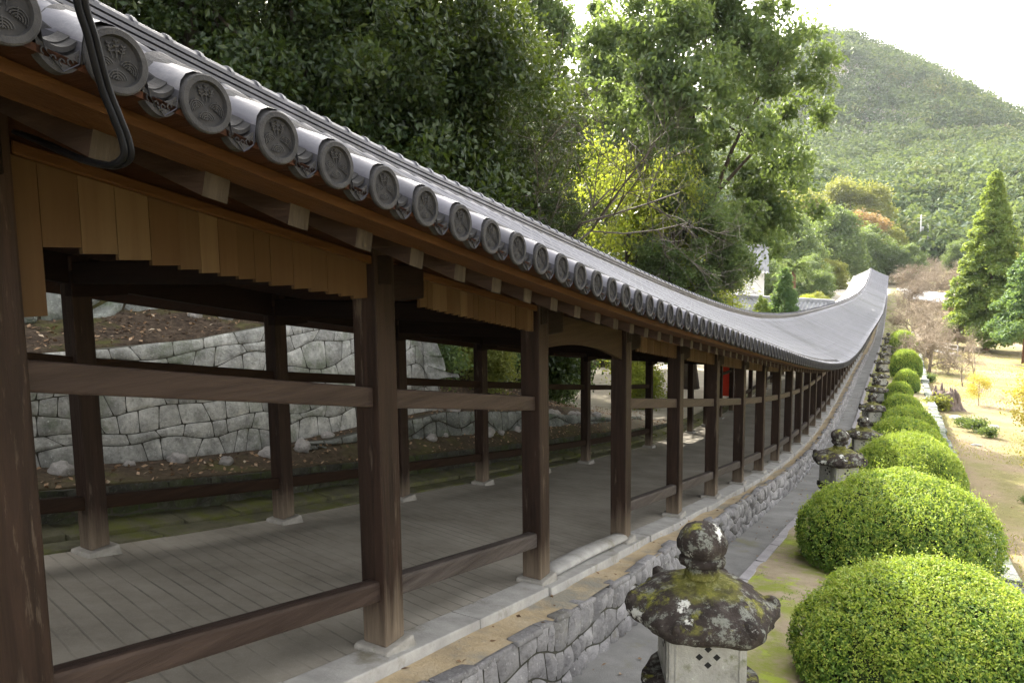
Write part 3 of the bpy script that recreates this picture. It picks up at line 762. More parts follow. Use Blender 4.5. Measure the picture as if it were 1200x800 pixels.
# plank skirts under the front beam
rg = np.random.default_rng(77)
def skirt(k, h_bot, wpl, ystart=0.0, long_first=False, rise=0.0):
    ya, yb = Y0 + k * BAY, Y0 + (k + 1) * BAY
    mb = MB(); y = ya + 0.10 + ystart; first = True; n = 0
    while y < yb - 0.11:
        w2 = min(wpl * rg.uniform(0.75, 1.25), yb - 0.10 - y)
        zc = float(zf(y + w2))
        hb_ = h_bot + rise * (y - ya) / BAY + (float(zf(y)) - zc) * 0.5
        if long_first and n < 2: hb_ -= 0.28 if n == 0 else 0.0
        x0 = FX + 0.02 + rg.uniform(-0.003, 0.003)
        xa = float(xo(y))
        zt0, zt1 = float(zf(y)) + 2.42, float(zf(y + w2)) + 2.42
        zb = zc + hb_
        mb.hexa([(x0 + xa, y, zb), (x0 + 0.022 + xa, y, zb), (x0 + 0.022 + xa, y + w2 - 0.002, zb), (x0 + xa, y + w2 - 0.002, zb),
                 (x0 + xa, y, zt0), (x0 + 0.022 + xa, y, zt0), (x0 + 0.022 + xa, y + w2 - 0.002, zt1), (x0 + xa, y + w2 - 0.002, zt1)])
        y += w2; n += 1
    me = mb.mesh('plank_skirt'); off = Vector((FX, ya, float(zf(ya)) + 2.42))
    me.transform(Matrix.Translation(-off))
    o = part('plank_skirt', me, M['skirt'], loc=off)
    # trim strip over the plank tops
    mb = MB(); s = (float(zf(yb)) - float(zf(ya))) / BAY
    mb.ybeam(FX + 0.045, FX + 0.085, ya + 0.1, float(zf(ya)) + 2.375 + s * 0.1, yb - 0.1, float(zf(yb)) + 2.375 - s * 0.1, 0.05, float(xo(ya)), float(xo(yb)))
    me = mb.mesh('skirt_trim', False, 0.006, 1); me.transform(Matrix.Translation(-off))
    part('skirt_trim', me, M['batten'], o, off)
skirt(-1, 2.08, 0.13)
skirt(0, 2.075, 0.125, 0.0, True, 0.10)
skirt(1, 2.20, 0.075, 0.31)
# arched board over the open bay
ya, yb, za, zb, xa, xb = seg(2)
mb = MB(); N = 16; vs_, fs_ = [], []
for i in range(N + 1):
    t = i / N; y = ya + 0.1 + (BAY - 0.2) * t; z = float(zf(y))
    lo = 2.07 + 0.09 * (1 - (2 * t - 1) ** 2) if True else 0
    for x in (FX - 0.01, FX + 0.045):
        vs_ += [(x + float(xo(y)), y, z + lo), (x + float(xo(y)), y, z + 2.40)]
for i in range(N):
    a = i * 4; b = a + 4
    fs_ += [(a + 2, b + 2, b + 3, a + 3), (a, a + 1, b + 1, b), (a, b, b + 2, a + 2), (a + 1, a + 3, b + 3, b + 1)]
mb.add(vs_, fs_); me = mb.mesh('arch_board'); off = Vector((FX, ya, za)); me.transform(Matrix.Translation(-off))
part('arch_board', me, M['arch'], loc=off)
for k in range(3, 26): skirt(k, 2.20, 0.09, 0.31)
# pale weathered threshold log in the open bay
mb = MB(); mb.tube([(FX + 0.03, ya + 0.2, zf(ya + 0.2) + 0.02), (FX + 0.0, (ya + yb) / 2, zf((ya + yb) / 2) + 0.03), (FX + 0.03, yb - 0.1, zf(yb - 0.1) + 0.05)], [0.10, 0.11, 0.10], 12)
mb.v = [(x, y, float(zf(y)) + (z - float(zf(y))) * 0.45 - 0.01) for x, y, z in mb.v]
me = mb.mesh('threshold', True); me.transform(Matrix.Translation(-off)); part('threshold', me, M['sill'], loc=off)

# floor
sweep('floor', [(-6.30, -0.5), (-6.30, -0.065), (-2.98, -0.062), (-2.98, -0.5)], np.arange(YS, YE, 0.35), M['floor'])
def stone_row(name, x0, x1, h, t, mat, L0, L1, yend, seed, jit=0.008, tilt=0.0):
    rg = np.random.default_rng(seed); mb = MB(); u = YS
    while u < yend:
        L = rg.uniform(L0, L1); e = rg.uniform(-jit, jit, 3)
        a, b = float(zf(u)) + h + e[0], float(zf(u + L)) + h + e[1]
        xa_, xb_ = float(xo(u)), float(xo(u + L))
        x1_ = x1 + e[2] * 2
        mb.hexa([(x0 + xa_, u, a - t), (x1_ + xa_, u, a - t), (x1_ + xb_, u + L - .012, b - t), (x0 + xb_, u + L - .012, b - t),
                 (x0 + xa_, u, a + tilt), (x1_ + xa_, u, a), (x1_ + xb_, u + L - .012, b), (x0 + xb_, u + L - .012, b + tilt)]); u += L
    me = mb.mesh(name, False, 0.01, 2); me.transform(Matrix.Translation(-CO))
    return part(name, me, mat, loc=CO)
stone_row('front_sill', -2.974, -2.70, -0.05, 0.25, M['sill'], 0.9, 1.7, 60, 41)
stone_row('rear_sill', -6.62, -6.304, -0.045, 0.3, M['moss_sill'], 0.7, 1.3, 60, 42)
stone_row('gutter_paving', -6.96, -6.63, 0.0, 0.3, M['moss_sill'], 0.35, 0.9, 30, 43, 0.02, 0.05)
# sandy verge between the sill and the wall top
vy = np.arange(YS, 146, 0.2); vx = np.array([-2.71, -2.62, -2.55, -2.5, -2.45, -2.41])
P = np.zeros((len(vx), len(vy), 3))
for i, x in enumerate(vx):
    t = i / (len(vx) - 1)
    P[i, :, 0] = x + xo(vy); P[i, :, 1] = vy
    P[i, :, 2] = (zf(vy) - 0.13) * (1 - t) + (walltop(vy) + 0.004) * t + 0.02 * fbm(np.full_like(vy, x), vy, 51, 3, 3.0)
setp(link('sandy_verge', grid_mesh('sandy_verge', P, True), M['sand']), kind='structure')

# rafters
raf = MB()
raf.hexa([(-1.0, -0.048, 0.36 - 0.05), (0.0, -0.048, -0.05), (0.0, 0.048, -0.05), (-1.0, 0.048, 0.36 - 0.05),
          (-1.0, -0.048, 0.36 + 0.05), (0.0, -0.048, 0.05), (0.0, 0.048, 0.05), (-1.0, 0.048, 0.36 + 0.05)])
raf.mi = [0, 0, 0, 1, 0, 0]
rme = raf.mesh('rafter')
rme.materials.append(M['rafter']); rme.materials.append(M['rafter_end'])
RP = BAY / 6
nr = 0; far = MB()
for k in range(-10, int((YE - 2) / RP)):
    Y = 2.258 + k * RP
    if nr < 98:
        part('rafter', rme, None, loc=(-1.985 + float(xo(Y)), Y, float(zf(Y)) + 2.27)).rotation_euler = (math.atan(float(zf(Y + .5) - zf(Y - .5))), 0, 0); nr += 1
    else:
        far.add([(v[0] - 1.985 + float(xo(Y)), v[1] + Y, v[2] + float(zf(Y)) + 2.27) for v in raf.v], raf.f[:6], 0)
        far.mi[-6:] = raf.mi
me = far.mesh('rafter'); me.transform(Matrix.Translation(-CO)); o = part('rafter', me, [M['rafter'], M['rafter_end']], loc=CO); o['kind'] = 'stuff'
sweep('eave_batten', rectp(-2.00, -1.83, 2.30, 2.335), ys, M['batten'])
sweep('eave_board', [(-1.99, 2.337), (-1.99, 2.36), (-1.72, 2.355), (-1.72, 2.337)], ys, M['soffit'])
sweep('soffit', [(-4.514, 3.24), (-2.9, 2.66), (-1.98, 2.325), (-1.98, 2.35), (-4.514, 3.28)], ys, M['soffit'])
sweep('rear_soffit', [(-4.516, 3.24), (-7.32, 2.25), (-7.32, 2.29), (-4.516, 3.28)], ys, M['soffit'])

# tiled roof field ---------------------------------------------------
PITCH, TY0 = 0.2467, 0.828
NPr = 10
RIDGE_H, EAVE_H = 3.68, 2.395
def roof_h(t):                     # t 0 at the ridge, 1 at the eave; gently sagging
    return RIDGE_H + (EAVE_H - RIDGE_H) * t - 0.07 * np.sin(np.pi * t)
def roof_side(sign):
    kcol = np.arange(int((YS - TY0) / PITCH), int((YE - TY0) / PITCH))
    ph = -np.cos(np.linspace(0, np.pi, 9))
    pu = np.concatenate([ph * 0.077, [0.086, PITCH / 2, PITCH - 0.086]])
    pz = np.concatenate([0.077 * np.sqrt(np.clip(1 - ph ** 2, 0, 1)), [-0.055, -0.088, -0.055]])
    yv = (kcol[:, None] * PITCH + TY0 + pu[None, :]).ravel(); zv = np.tile(pz, len(kcol))
    nc = 10
    ts, dz = [], []
    for c in range(nc):
        ts += [c / nc, (c + 1) / nc - 1e-4]; dz += [0.0, 0.007]
    ts = np.array(ts); dz = np.array(dz)
    X = -4.514 + sign * (0.10 + (2.80 - 0.10) * ts)
    H = roof_h(ts) + dz
    rg = np.random.default_rng(61)
    jit = np.repeat(rg.normal(0, 0.0018, (nc, len(kcol))), len(pu), axis=1)
    jit = np.repeat(jit, 2, axis=0)
    P = np.zeros((len(ts), len(yv), 3))
    P[..., 0] = X[:, None] + xo(yv)[None, :]
    P[..., 1] = yv[None, :]
    P[..., 2] = zf(yv)[None, :] + H[:, None] + zv[None, :] + jit
    if sign < 0: P = P[::-1]
    return P
P1 = roof_side(1) - np.array(CO); P2 = roof_side(-1) - np.array(CO)
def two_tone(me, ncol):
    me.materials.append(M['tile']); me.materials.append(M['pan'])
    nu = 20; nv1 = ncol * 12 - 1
    j = np.tile(np.arange(nv1), nu - 1) % 12  # side faces below the tubes also get the painted gap shade
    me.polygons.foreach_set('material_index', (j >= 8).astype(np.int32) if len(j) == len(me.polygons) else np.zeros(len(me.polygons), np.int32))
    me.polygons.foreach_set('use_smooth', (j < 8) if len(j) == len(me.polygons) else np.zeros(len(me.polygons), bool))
    return me
NCOL = P1.shape[1] // 12
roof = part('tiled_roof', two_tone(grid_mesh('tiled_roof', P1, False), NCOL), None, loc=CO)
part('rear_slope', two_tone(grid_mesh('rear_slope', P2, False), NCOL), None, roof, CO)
# ridge: stacked flat courses and a half-round cap with a lip at every tile
yr = np.arange(YS, YE, PITCH)
prof = [(-0.20, 3.55)]
for c, (hw, h) in enumerate([(0.185, 3.63), (0.165, 3.675), (0.155, 3.72), (0.145, 3.765), (0.135, 3.81)]):
    prof += [(-hw, h), (-hw, h + 0.026), (-hw + 0.05, h + 0.028), (-hw + 0.05, h + 0.045)]
prof = [(-4.514 + x, h) for x, h in prof] + [(-4.514 - x, h) for x, h in reversed(prof)]
sweep('ridge_course', prof, yr, M['tile'], roof, True)
rows_y, rows_r = [], []
for y in np.arange(YS, YE, PITCH):
    rows_y += [y, y + 0.03, y + 0.035, y + PITCH - 0.002]; rows_r += [0.083, 0.083, 0.068, 0.068]
rows_y = np.array(rows_y); rows_r = np.array(rows_r)
aa = np.linspace(0, math.pi, 9)
P = np.zeros((len(rows_y), 9, 3))
P[..., 0] = -4.514 + xo(rows_y)[:, None] + rows_r[:, None] * np.cos(aa)
P[..., 1] = rows_y[:, None]
P[..., 2] = zf(rows_y)[:, None] + 3.845 + rows_r[:, None] * np.sin(aa)
part('ridge_cap', grid_mesh('ridge_cap', P - np.array(CO), False), M['tile'], roof, CO)
# eave tiles: round crested end disc + curved pendant pan tile
def eave_tile_mesh():
    mb = MB(); n = 28; r = 0.079; ri = 0.058
    def ring(rad, x): return [(x, rad * math.sin(2 * math.pi * k / n), rad * math.cos(2 * math.pi * k / n)) for k in range(n)]
    L = [ring(r - 0.012, -0.018), ring(r, -0.014), ring(r, -0.004), ring(r - 0.004, 0.0), ring(ri + 0.003, 0.0), ring(ri, -0.012), ring(0.001, -0.012)]
    vs_ = sum(L, []); fs_ = []
    for i in range(len(L) - 1):
        for k in range(n):
            a = i * n + k; b = i * n + (k + 1) % n
            fs_.append((a, a + n, b + n, b))
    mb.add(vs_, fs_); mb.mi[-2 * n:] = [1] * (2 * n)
    hv, hf = [], []
    for k in range(13):
        a = math.pi * k / 12
        hv += [(-0.012, 0.0775 * math.cos(a), 0.0775 * math.sin(a)), (-0.20, 0.0785 * math.cos(a), 0.0785 * math.sin(a) + 0.088)]
    hf = [(2 * k, 2 * k + 1, 2 * k + 3, 2 * k + 2) for k in range(12)]
    mb.add(hv, hf)
    # raised crest: three drooping veined leaves under three upright sprays of buds
    X = -0.0085
    def arc(cy, cz, rad, a0, a1, th=0.0024):
        mb.tube([(X, cy + rad * math.cos(a0 + (a1 - a0) * i / 8), cz + rad * math.sin(a0 + (a1 - a0) * i / 8)) for i in range(9)], th, 4, False)
    for cy, cz, s, a0, a1 in ((0.0, -0.044, 1.0, 10, 170), (-0.030, -0.016, 0.95, 25, 215), (0.030, -0.016, 0.95, -35, 155)):
        for q in range(4): arc(cy, cz, s * (0.0055 + 0.0062 * q), R(a0), R(a1), 0.0019)
        mb.tube([(X, cy, cz), (X, cy * 1.15, cz + 0.028 * s)], 0.0016, 4, False)
    for ay, top in ((0.0, 0.050), (-0.020, 0.041), (0.020, 0.041)):
        mb.tube([(X, ay * 0.5, 0.006), (X, ay, top)], 0.0016, 4, False)
        for q in range(3):
            z = 0.018 + (top - 0.018) * (0.25 + 0.36 * q); yy = ay * (0.7 + 0.12 * q)
            for sg in (-1, 1):
                mb.tube([(X, yy, z - 0.004), (X, yy + sg * 0.0065, z + 0.001)], [0.0018, 0.0032], 5, True)
    # pendant between this disc and the next
    m = 10; vs_, fs_ = [], []
    for i in range(m + 1):
        t = i / m; y = 0.07 + (PITCH - 0.14) * t; sag = -0.034 * (1 - (2 * t - 1) ** 2)
        zt, zb = -0.034 + sag, -0.070 + sag * 1.1
        vs_ += [(-0.02, y, zt), (-0.02, y, zb), (-0.05, y, zt), (-0.05, y, zb), (-0.11, y, zt + 0.012)]
    for i in range(m):
        a = i * 5; b = a + 5
        fs_ += [(a, a + 1, b + 1, b), (a + 1, a + 3, b + 3, b + 1), (a, b, b + 2, a + 2)]
    mb.add(vs_, fs_)
    for dx_, up_ in ((0.035, 0.014), (0.065, 0.030)):      # two pan tiles stacked behind the pendant
        vs_, fs_ = [], []
        for i in range(m + 1):
            t = i / m; y = 0.066 + (PITCH - 0.132) * t; sag = -0.036 * (1 - (2 * t - 1) ** 2)
            vs_ += [(-dx_, y, -0.024 + sag + up_), (-dx_, y, -0.036 + sag + up_), (-dx_ - 0.05, y, -0.024 + sag + up_ + 0.02)]
        for i in range(m):
            a = i * 3; b = a + 3; fs_ += [(a, a + 1, b + 1, b), (a, b, b + 2, a + 2)]
        mb.add(vs_, fs_, 1)  # plates take the dark recess clay, shade of the gap painted in
    # pattern on the pendant: small scrolls
    for q in range(5):
        y = 0.085 + q * 0.019
        sag = -0.034 * (1 - (2 * (y - 0.07) / (PITCH - 0.14) - 1) ** 2)
        mb.tube([(-0.019, y + 0.006 * math.cos(a), -0.050 + sag + 0.008 * math.sin(a)) for a in np.linspace(0, 4.6, 7)], 0.002, 4, False)
    me = mb.mesh('eave_tile')
    sm = [len(p.vertices) == 4 for p in me.polygons]
    return me
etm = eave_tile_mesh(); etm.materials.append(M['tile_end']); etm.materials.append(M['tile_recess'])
etV = np.array([v.co[:] for v in etm.vertices]); etF = [tuple(p.vertices) for p in etm.polygons]
disc_simple = MB(); n = 12
disc_simple.lathe([(0.001, 0.0), (0.058, 0.0), (0.062, 0.006), (0.078, 0.006), (0.079, 0.0), (0.079, -0.15)], n)
dsv = [(z, y, x) for (x, y, z) in disc_simple.v]
farb = MB(); cnt = 0
for k in range(-12, int((YE - TY0) / PITCH)):
    Y = TY0 + k * PITCH; loc = Vector((-1.70 + float(xo(Y)), Y, float(zf(Y)) + EAVE_H))
    if cnt < 98:
        part('eave_tile', etm, None, roof, loc); cnt += 1
    else:
        farb.add([(v[0] + loc.x, v[1] + loc.y, v[2] + loc.z) for v in dsv], disc_simple.f)
        farb.box(loc.x - 0.06, loc.x - 0.02, loc.y + 0.06, loc.y + PITCH - 0.06, loc.z - 0.09, loc.z - 0.02)
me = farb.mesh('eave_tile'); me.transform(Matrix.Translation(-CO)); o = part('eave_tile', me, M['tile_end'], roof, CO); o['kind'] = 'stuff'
#BUILD2
# ------------------------------------------------------------------ stone lanterns
def lantern_parts():
    def nz(V, amp, f, seed):
        V = np.array(V); o = []
        for p in V:
            d = mnoise.fractal(Vector(p) * f + Vector((seed, 0, 0)), 0.9, 2.1, 4)
            o.append(d)
        return np.array(o) * amp
    def finish(mb, name, amp, f, seed, smooth=True):
        me = mb.mesh(name, smooth)
        me.calc_loop_triangles()
        d = nz([v.co[:] for v in me.vertices], amp, f, seed)
        ns = [v.normal.copy() for v in me.vertices]
        for v, k, nn in zip(me.vertices, d, ns): v.co += nn * float(k)
        me.update(); return me
    def hexm(a, r, z): return 1.0 - 0.055 * (0.5 - 0.5 * math.cos(6 * a))
    out = {}
    mb = MB(); mb.lathe([(0.001, 0.30), (0.22, 0.30), (0.30, 0.27), (0.36, 0.2), (0.40, 0.16), (0.40, 0.0), (0.40, -0.15)], 48, mod=hexm); out['base'] = finish(mb, 'base', 0.012, 5, 1)
    mb = MB(); mb.lathe([(0.19, 0.26), (0.165, 0.33), (0.16, 0.5), (0.18, 0.54), (0.18, 0.58), (0.16, 0.62), (0.165, 0.68), (0.19, 0.72)], 40); out['shaft'] = finish(mb, 'shaft', 0.010, 6, 2)
    mb = MB(); mb.lathe([(0.17, 0.70), (0.24, 0.74), (0.34, 0.80), (0.36, 0.84), (0.355, 0.88), (0.001, 0.885)], 48, mod=hexm); out['platform'] = finish(mb, 'platform', 0.012, 6, 3)
    mb = MB(); mb.box(-0.225, 0.225, -0.225, 0.225, 0.88, 1.27); out['fire_box'] = mb.mesh('fire_box', False, 0.015, 2)
    mb = MB()                       # sunken frame lines and four dark diamonds per face, opening shade put into colour
    for rot in range(4):
        ca, sa = math.cos(rot * math.pi / 2), math.sin(rot * math.pi / 2)
        def T(x, y, z): return (x * ca - y * sa, x * sa + y * ca, z)
        for (cx, cz) in ((0, 0.05), (0, -0.05), (0.05, 0), (-0.05, 0)):
            h = 0.022; yy = -0.2262; zc = 1.13
            vs_ = [T(cx, yy, zc + cz + h), T(cx - h, yy, zc + cz), T(cx, yy, zc + cz - h), T(cx + h, yy, zc + cz)]
            vb = [T(cx, yy + .01, zc + cz + h), T(cx - h, yy + .01, zc + cz), T(cx, yy + .01, zc + cz - h), T(cx + h, yy + .01, zc + cz)]
            mb.add(vs_ + vb, [(0, 1, 2, 3), (0, 4, 5, 1), (1, 5, 6, 2), (2, 6, 7, 3), (3, 7, 4, 0)])
    out['opening'] = mb.mesh('opening')
    mb = MB()
    for rot in range(4):
        ca, sa = math.cos(rot * math.pi / 2), math.sin(rot * math.pi / 2)
        for (x0, x1, z0, z1) in ((-0.19, 0.19, 1.235, 1.250), (-0.19, 0.19, 0.91, 0.925), (-0.19, -0.176, 0.925, 1.235), (0.176, 0.19, 0.925, 1.235)):
            pts = [(x0, -0.232, z0), (x1, -0.232, z0), (x1, -0.222, z0), (x0, -0.222, z0), (x0, -0.232, z1), (x1, -0.232, z1), (x1, -0.222, z1), (x0, -0.222, z1)]
            mb.hexa([(x * ca - y * sa, x * sa + y * ca, z) for x, y, z in pts])
    out['frame'] = mb.mesh('frame', False, 0.003, 1)
    # mushroom-like hexagonal roof with curled corners
    mb = MB(); prof = []
    for t in np.linspace(0, 1, 12): prof.append((0.001 + 0.37 * t, 1.255 + 0.008 * t))
    prof += [(0.40, 1.275), (0.425, 1.305), (0.425, 1.345), (0.40, 1.375)]
    for t in np.linspace(0.08, 1, 14): prof.append((0.40 - 0.285 * t, 1.375 + 0.14 * t ** 0.85 + 0.02 * math.sin(t * 3.1)))
    prof += [(0.105, 1.52), (0.10, 1.535), (0.001, 1.535)]
    def capm(a, r, z):
        return 1.0 + (r / 0.42) ** 3 * 0.10 * (0.5 + 0.5 * math.cos(6 * a)) ** 2 - 0.03
    mb.lathe(prof, 72, mod=capm)
    for k in range(6):
        a = k * math.pi / 3
        ps = []; rs = []
        for i in range(9):
            th = -1.2 + 3.9 * i / 8
            rr = 0.400 + 0.026 * math.cos(th); zz = 1.368 + 0.030 * math.sin(th)
            ps.append((rr * math.cos(a), rr * math.sin(a), zz)); rs.append(0.042 - 0.0025 * i)
        mb.tube(ps, rs, 10)
    out['roof_stone'] = finish(mb, 'roof_stone', 0.022, 6.5, 4)
    mb = MB()
    mb.lathe([(0.001, 1.525), (0.10, 1.53), (0.105, 1.55), (0.088, 1.575), (0.086, 1.60), (0.128, 1.615), (0.138, 1.635), (0.133, 1.662), (0.112, 1.672), (0.118, 1.682), (0.142, 1.715), (0.147, 1.755), (0.135, 1.80), (0.10, 1.838), (0.055, 1.86), (0.018, 1.872), (0.001, 1.874)], 40)
    out['finial'] = finish(mb, 'finial', 0.014, 9, 5)
    return out
LP = lantern_parts()
LAN = [(4.15, 0.45, 'moss-topped stone lantern with round finial at the bottom edge of the photo'),
       (13.2, 0.75, 'lichen-spotted stone lantern standing left of the long clipped bush'),
       (20.3, 0.2, 'stone lantern with pale finial, next beyond the lichen-spotted one'),
       (26.8, 0.6, 'dark stone lantern between the path kerb and the shallow low bushes'),
       (33.2, 0.35, 'grey stone lantern level with the old tree stump across the bushes'),
       (39.5, 0.9, 'small-looking stone lantern just past the tree stump'),
       (46.0, 0.5, 'far stone lantern beside the tall round bush'),
       (52.5, 0.1, 'far stone lantern beside the twin yellowish bushes'),
       (59.0, 0.7, 'far stone lantern just before the row of pale rocks'),
       (65.5, 0.3, 'farthest stone lantern of the row along the path kerb')]
for i, (Y, rz, lab) in enumerate(LAN):
    x = -1.07 + float(xo(Y)); z = float(zstrip(Y)) - (0.15 if i == 0 else 0.03)
    t = empty('stone_lantern', (x, Y, z), lab, 'stone lantern', 'stone lanterns along the path')
    t.rotation_euler = (0, 0, rz); t.scale = (1, 1, 0.975 if i == 0 else 0.93 + 0.05 * math.sin(i * 2.3))
    for nme, me in LP.items():
        mt = M['lantern'] if nme in ('base', 'roof_stone', 'finial', 'platform') else (M['hole'] if nme == 'opening' else M['lantern_box'])
        par = t
        o = bpy.data.objects.new(nme, me); C.objects.link(o)
        if not me.materials: me.materials.append(mt)
        if nme in ('opening', 'frame'): par = fb
        o.parent = par
        if nme == 'fire_box': fb = o

# ------------------------------------------------------------------ foliage
def rand_dirs(rg, n, up=0.0):
    d = rg.normal(size=(n, 3)); d[:, 2] += up
    return d / np.linalg.norm(d, axis=1, keepdims=True)
def leaf_quads(rg, pos, nrm, L, W):
    n = len(pos)
    r = rg.normal(size=(n, 3)); u = np.cross(nrm, r); u /= np.linalg.norm(u, axis=1, keepdims=True) + 1e-9
    v = np.cross(nrm, u)
    l = (L * rg.uniform(0.65, 1.35, n))[:, None]; ww = (W * rg.uniform(0.7, 1.3, n))[:, None]
    fold = nrm * (ww * 0.25)
    V = np.stack([pos + u * l, pos + v * ww + fold, pos - u * l, pos - v * ww + fold], 1).reshape(-1, 3)
    Q = np.arange(4 * n).reshape(n, 4)
    return V, Q
def crown_mesh(name, seed, rad, nlobe, nclump, nleaf, L, W, lobe_r=(0.3, 0.5), clump_s=0.3, up=0.6, shell=0.55, flat=0.75, hole=0.0):
    rg = np.random.default_rng(seed); rad = np.array(rad)
    lc = rand_dirs(rg, nlobe) * (rg.uniform(0.35, 1, nlobe) ** 0.6)[:, None] * (1 - lobe_r[0])
    lr = rg.uniform(*lobe_r, nlobe)
    k = rg.integers(0, nlobe, nclump)
    c = lc[k] + rand_dirs(rg, nclump, 0.25) * (lr[k] * rg.uniform(shell, 1.0, nclump))[:, None]
    c = c * rad
    if hole:
        keep = fbm(c[:, 0] + c[:, 2] * .7, c[:, 1] - c[:, 2] * .5, seed, 3, 1.1) > -hole
        c = c[keep]
    cs = clump_s * rg.uniform(0.6, 1.5, len(c))
    j = rg.integers(0, len(c), nleaf)
    p = c[j] + rg.normal(size=(nleaf, 3)) * cs[j][:, None] * np.array([1, 1, flat])
    n = rand_dirs(rg, nleaf, up)
    V, Q = leaf_quads(rg, p, n, L, W)
    return np_mesh(name, V, Q), c
def trunk_mesh(name, seed, h, r0, clumps, nlimb=12, sides=8, lean=0.1):
    rg = np.random.default_rng(seed); mb = MB()
    pts = []; x = y = 0.0
    for i in range(9):
        t = i / 8; pts.append((x, y, h * t)); x += rg.normal(0, lean * h * 0.06); y += rg.normal(0, lean * h * 0.06)
    rs = [r0 * (1.25 - 0.25 * min(1, 8 * i / 8)) * (1 - 0.72 * i / 8) for i in range(9)]
    mb.tube(pts, rs, sides)
    if len(clumps):
        idx = rg.choice(len(clumps), min(nlimb, len(clumps)), replace=False)
        for q in idx:
            e = Vector(clumps[q]); t = rg.uniform(0.35, 0.95); i = int(t * 8)
            s0 = Vector(pts[i]); mid = s0.lerp(e, 0.5) + Vector((rg.normal(0, .25), rg.normal(0, .25), rg.uniform(0, 0.5)))
            r = rs[i] * rg.uniform(0.28, 0.5)
            mb.tube([s0, s0.lerp(mid, 0.5) + Vector((0, 0, .1)), mid, mid.lerp(e, .5) + Vector((rg.normal(0, .1), rg.normal(0, .1), .05)), e], [r, r * .8, r * .6, r * .4, r * .15], 5, False)
    return mb.mesh(name, True)
class Tree:
    """a kind of tree: crown and trunk meshes shared by its copies; the crown centre sits ch above the foot"""
    def __init__(s, name, cat, crown_mat, seed, rad, ch, leaf_kw, r0=0.25, bark='trunk', nlimb=14):
        s.name, s.cat = name, cat
        s.crown, cl = crown_mesh('crown', seed, rad, **leaf_kw); s.crown.materials.append(M[crown_mat])
        s.ch = ch
        tc = cl + np.array([0, 0, ch])
        s.trunk = trunk_mesh('trunk', seed + 1, ch + rad[2] * 0.35, r0, tc, nlimb); s.trunk.materials.append(M[bark])
    def put(s, X, Y, label, scale=1.0, rz=0.0, group=None, z=None, sz=None, crown_mat=None):
        z = float(terrain(np.array([X]), np.array([Y]))[0]) - 0.1 if z is None else z
        t = empty(s.name, (X, Y, z), label, s.cat, group)
        t.rotation_euler = (0, 0, rz); t.scale = (scale, scale, sz or scale)
        cme = s.crown
        if crown_mat:
            cme = s.crown.copy(); cme.materials.clear(); cme.materials.append(M[crown_mat])
        c = bpy.data.objects.new('crown', cme); C.objects.link(c); c.parent = t; c.location = (0, 0, s.ch)
        k = bpy.data.objects.new('trunk', s.trunk); C.objects.link(k); k.parent = t
        return t
def tz0(x, y): return float(terrain(np.array([x]), np.array([y]))[0])
def azd(az, D): return D * math.sin(R(az)), D * math.cos(R(az))

near_kw = dict(nlobe=40, nclump=1000, nleaf=100000, L=0.062, W=0.033, lobe_r=(0.20, 0.34), clump_s=0.22, up=0.6, shell=0.75, hole=0.45)
T_dark = Tree('evergreen_tree', 'tree', 'leaf_dark', 101, (4.3, 4.3, 5.6), 6.0, near_kw, 0.28)
T_dark2 = Tree('evergreen_tree', 'tree', 'leaf_dark', 111, (5.0, 4.6, 5.0), 6.2, dict(near_kw, nlobe=46, nclump=1200, nleaf=100000, L=0.056, W=0.028), 0.32)
T_big = Tree('broadleaf_tree', 'tree', 'leaf_big', 121, (5.8, 5.6, 7.2), 9.4, dict(nlobe=50, nclump=900, nleaf=72000, L=0.115, W=0.062, lobe_r=(0.16, 0.30), clump_s=0.25, up=0.7, shell=0.75, hole=0.10), 0.36, 'trunk', 34)
T_low = Tree('backlit_tree', 'tree', 'leaf_yellow', 131, (4.6, 4.6, 3.8), 5.2, dict(nlobe=20, nclump=700, nleaf=26000, L=0.09, W=0.048, lobe_r=(0.22, 0.4), clump_s=0.30, up=0.5, shell=0.5, hole=0.35), 0.2, 'trunk', 22)
T_mid = Tree('round_tree', 'tree', 'leaf_mid', 141, (5.0, 5.0, 5.2), 6.4, dict(nlobe=30, nclump=700, nleaf=32000, L=0.16, W=0.085, lobe_r=(0.22, 0.36), clump_s=0.32, up=0.8, shell=0.75), 0.3, 'bark_mid', 12)
T_shrub = Tree('leafy_shrub', 'shrub', 'leaf_mid', 151, (1.0, 1.0, 0.85), 0.8, dict(nlobe=12, nclump=160, nleaf=6500, L=0.050, W=0.026, lobe_r=(0.3, 0.5), clump_s=0.13, up=0.6, shell=0.6), 0.03, 'bark_mid', 8)

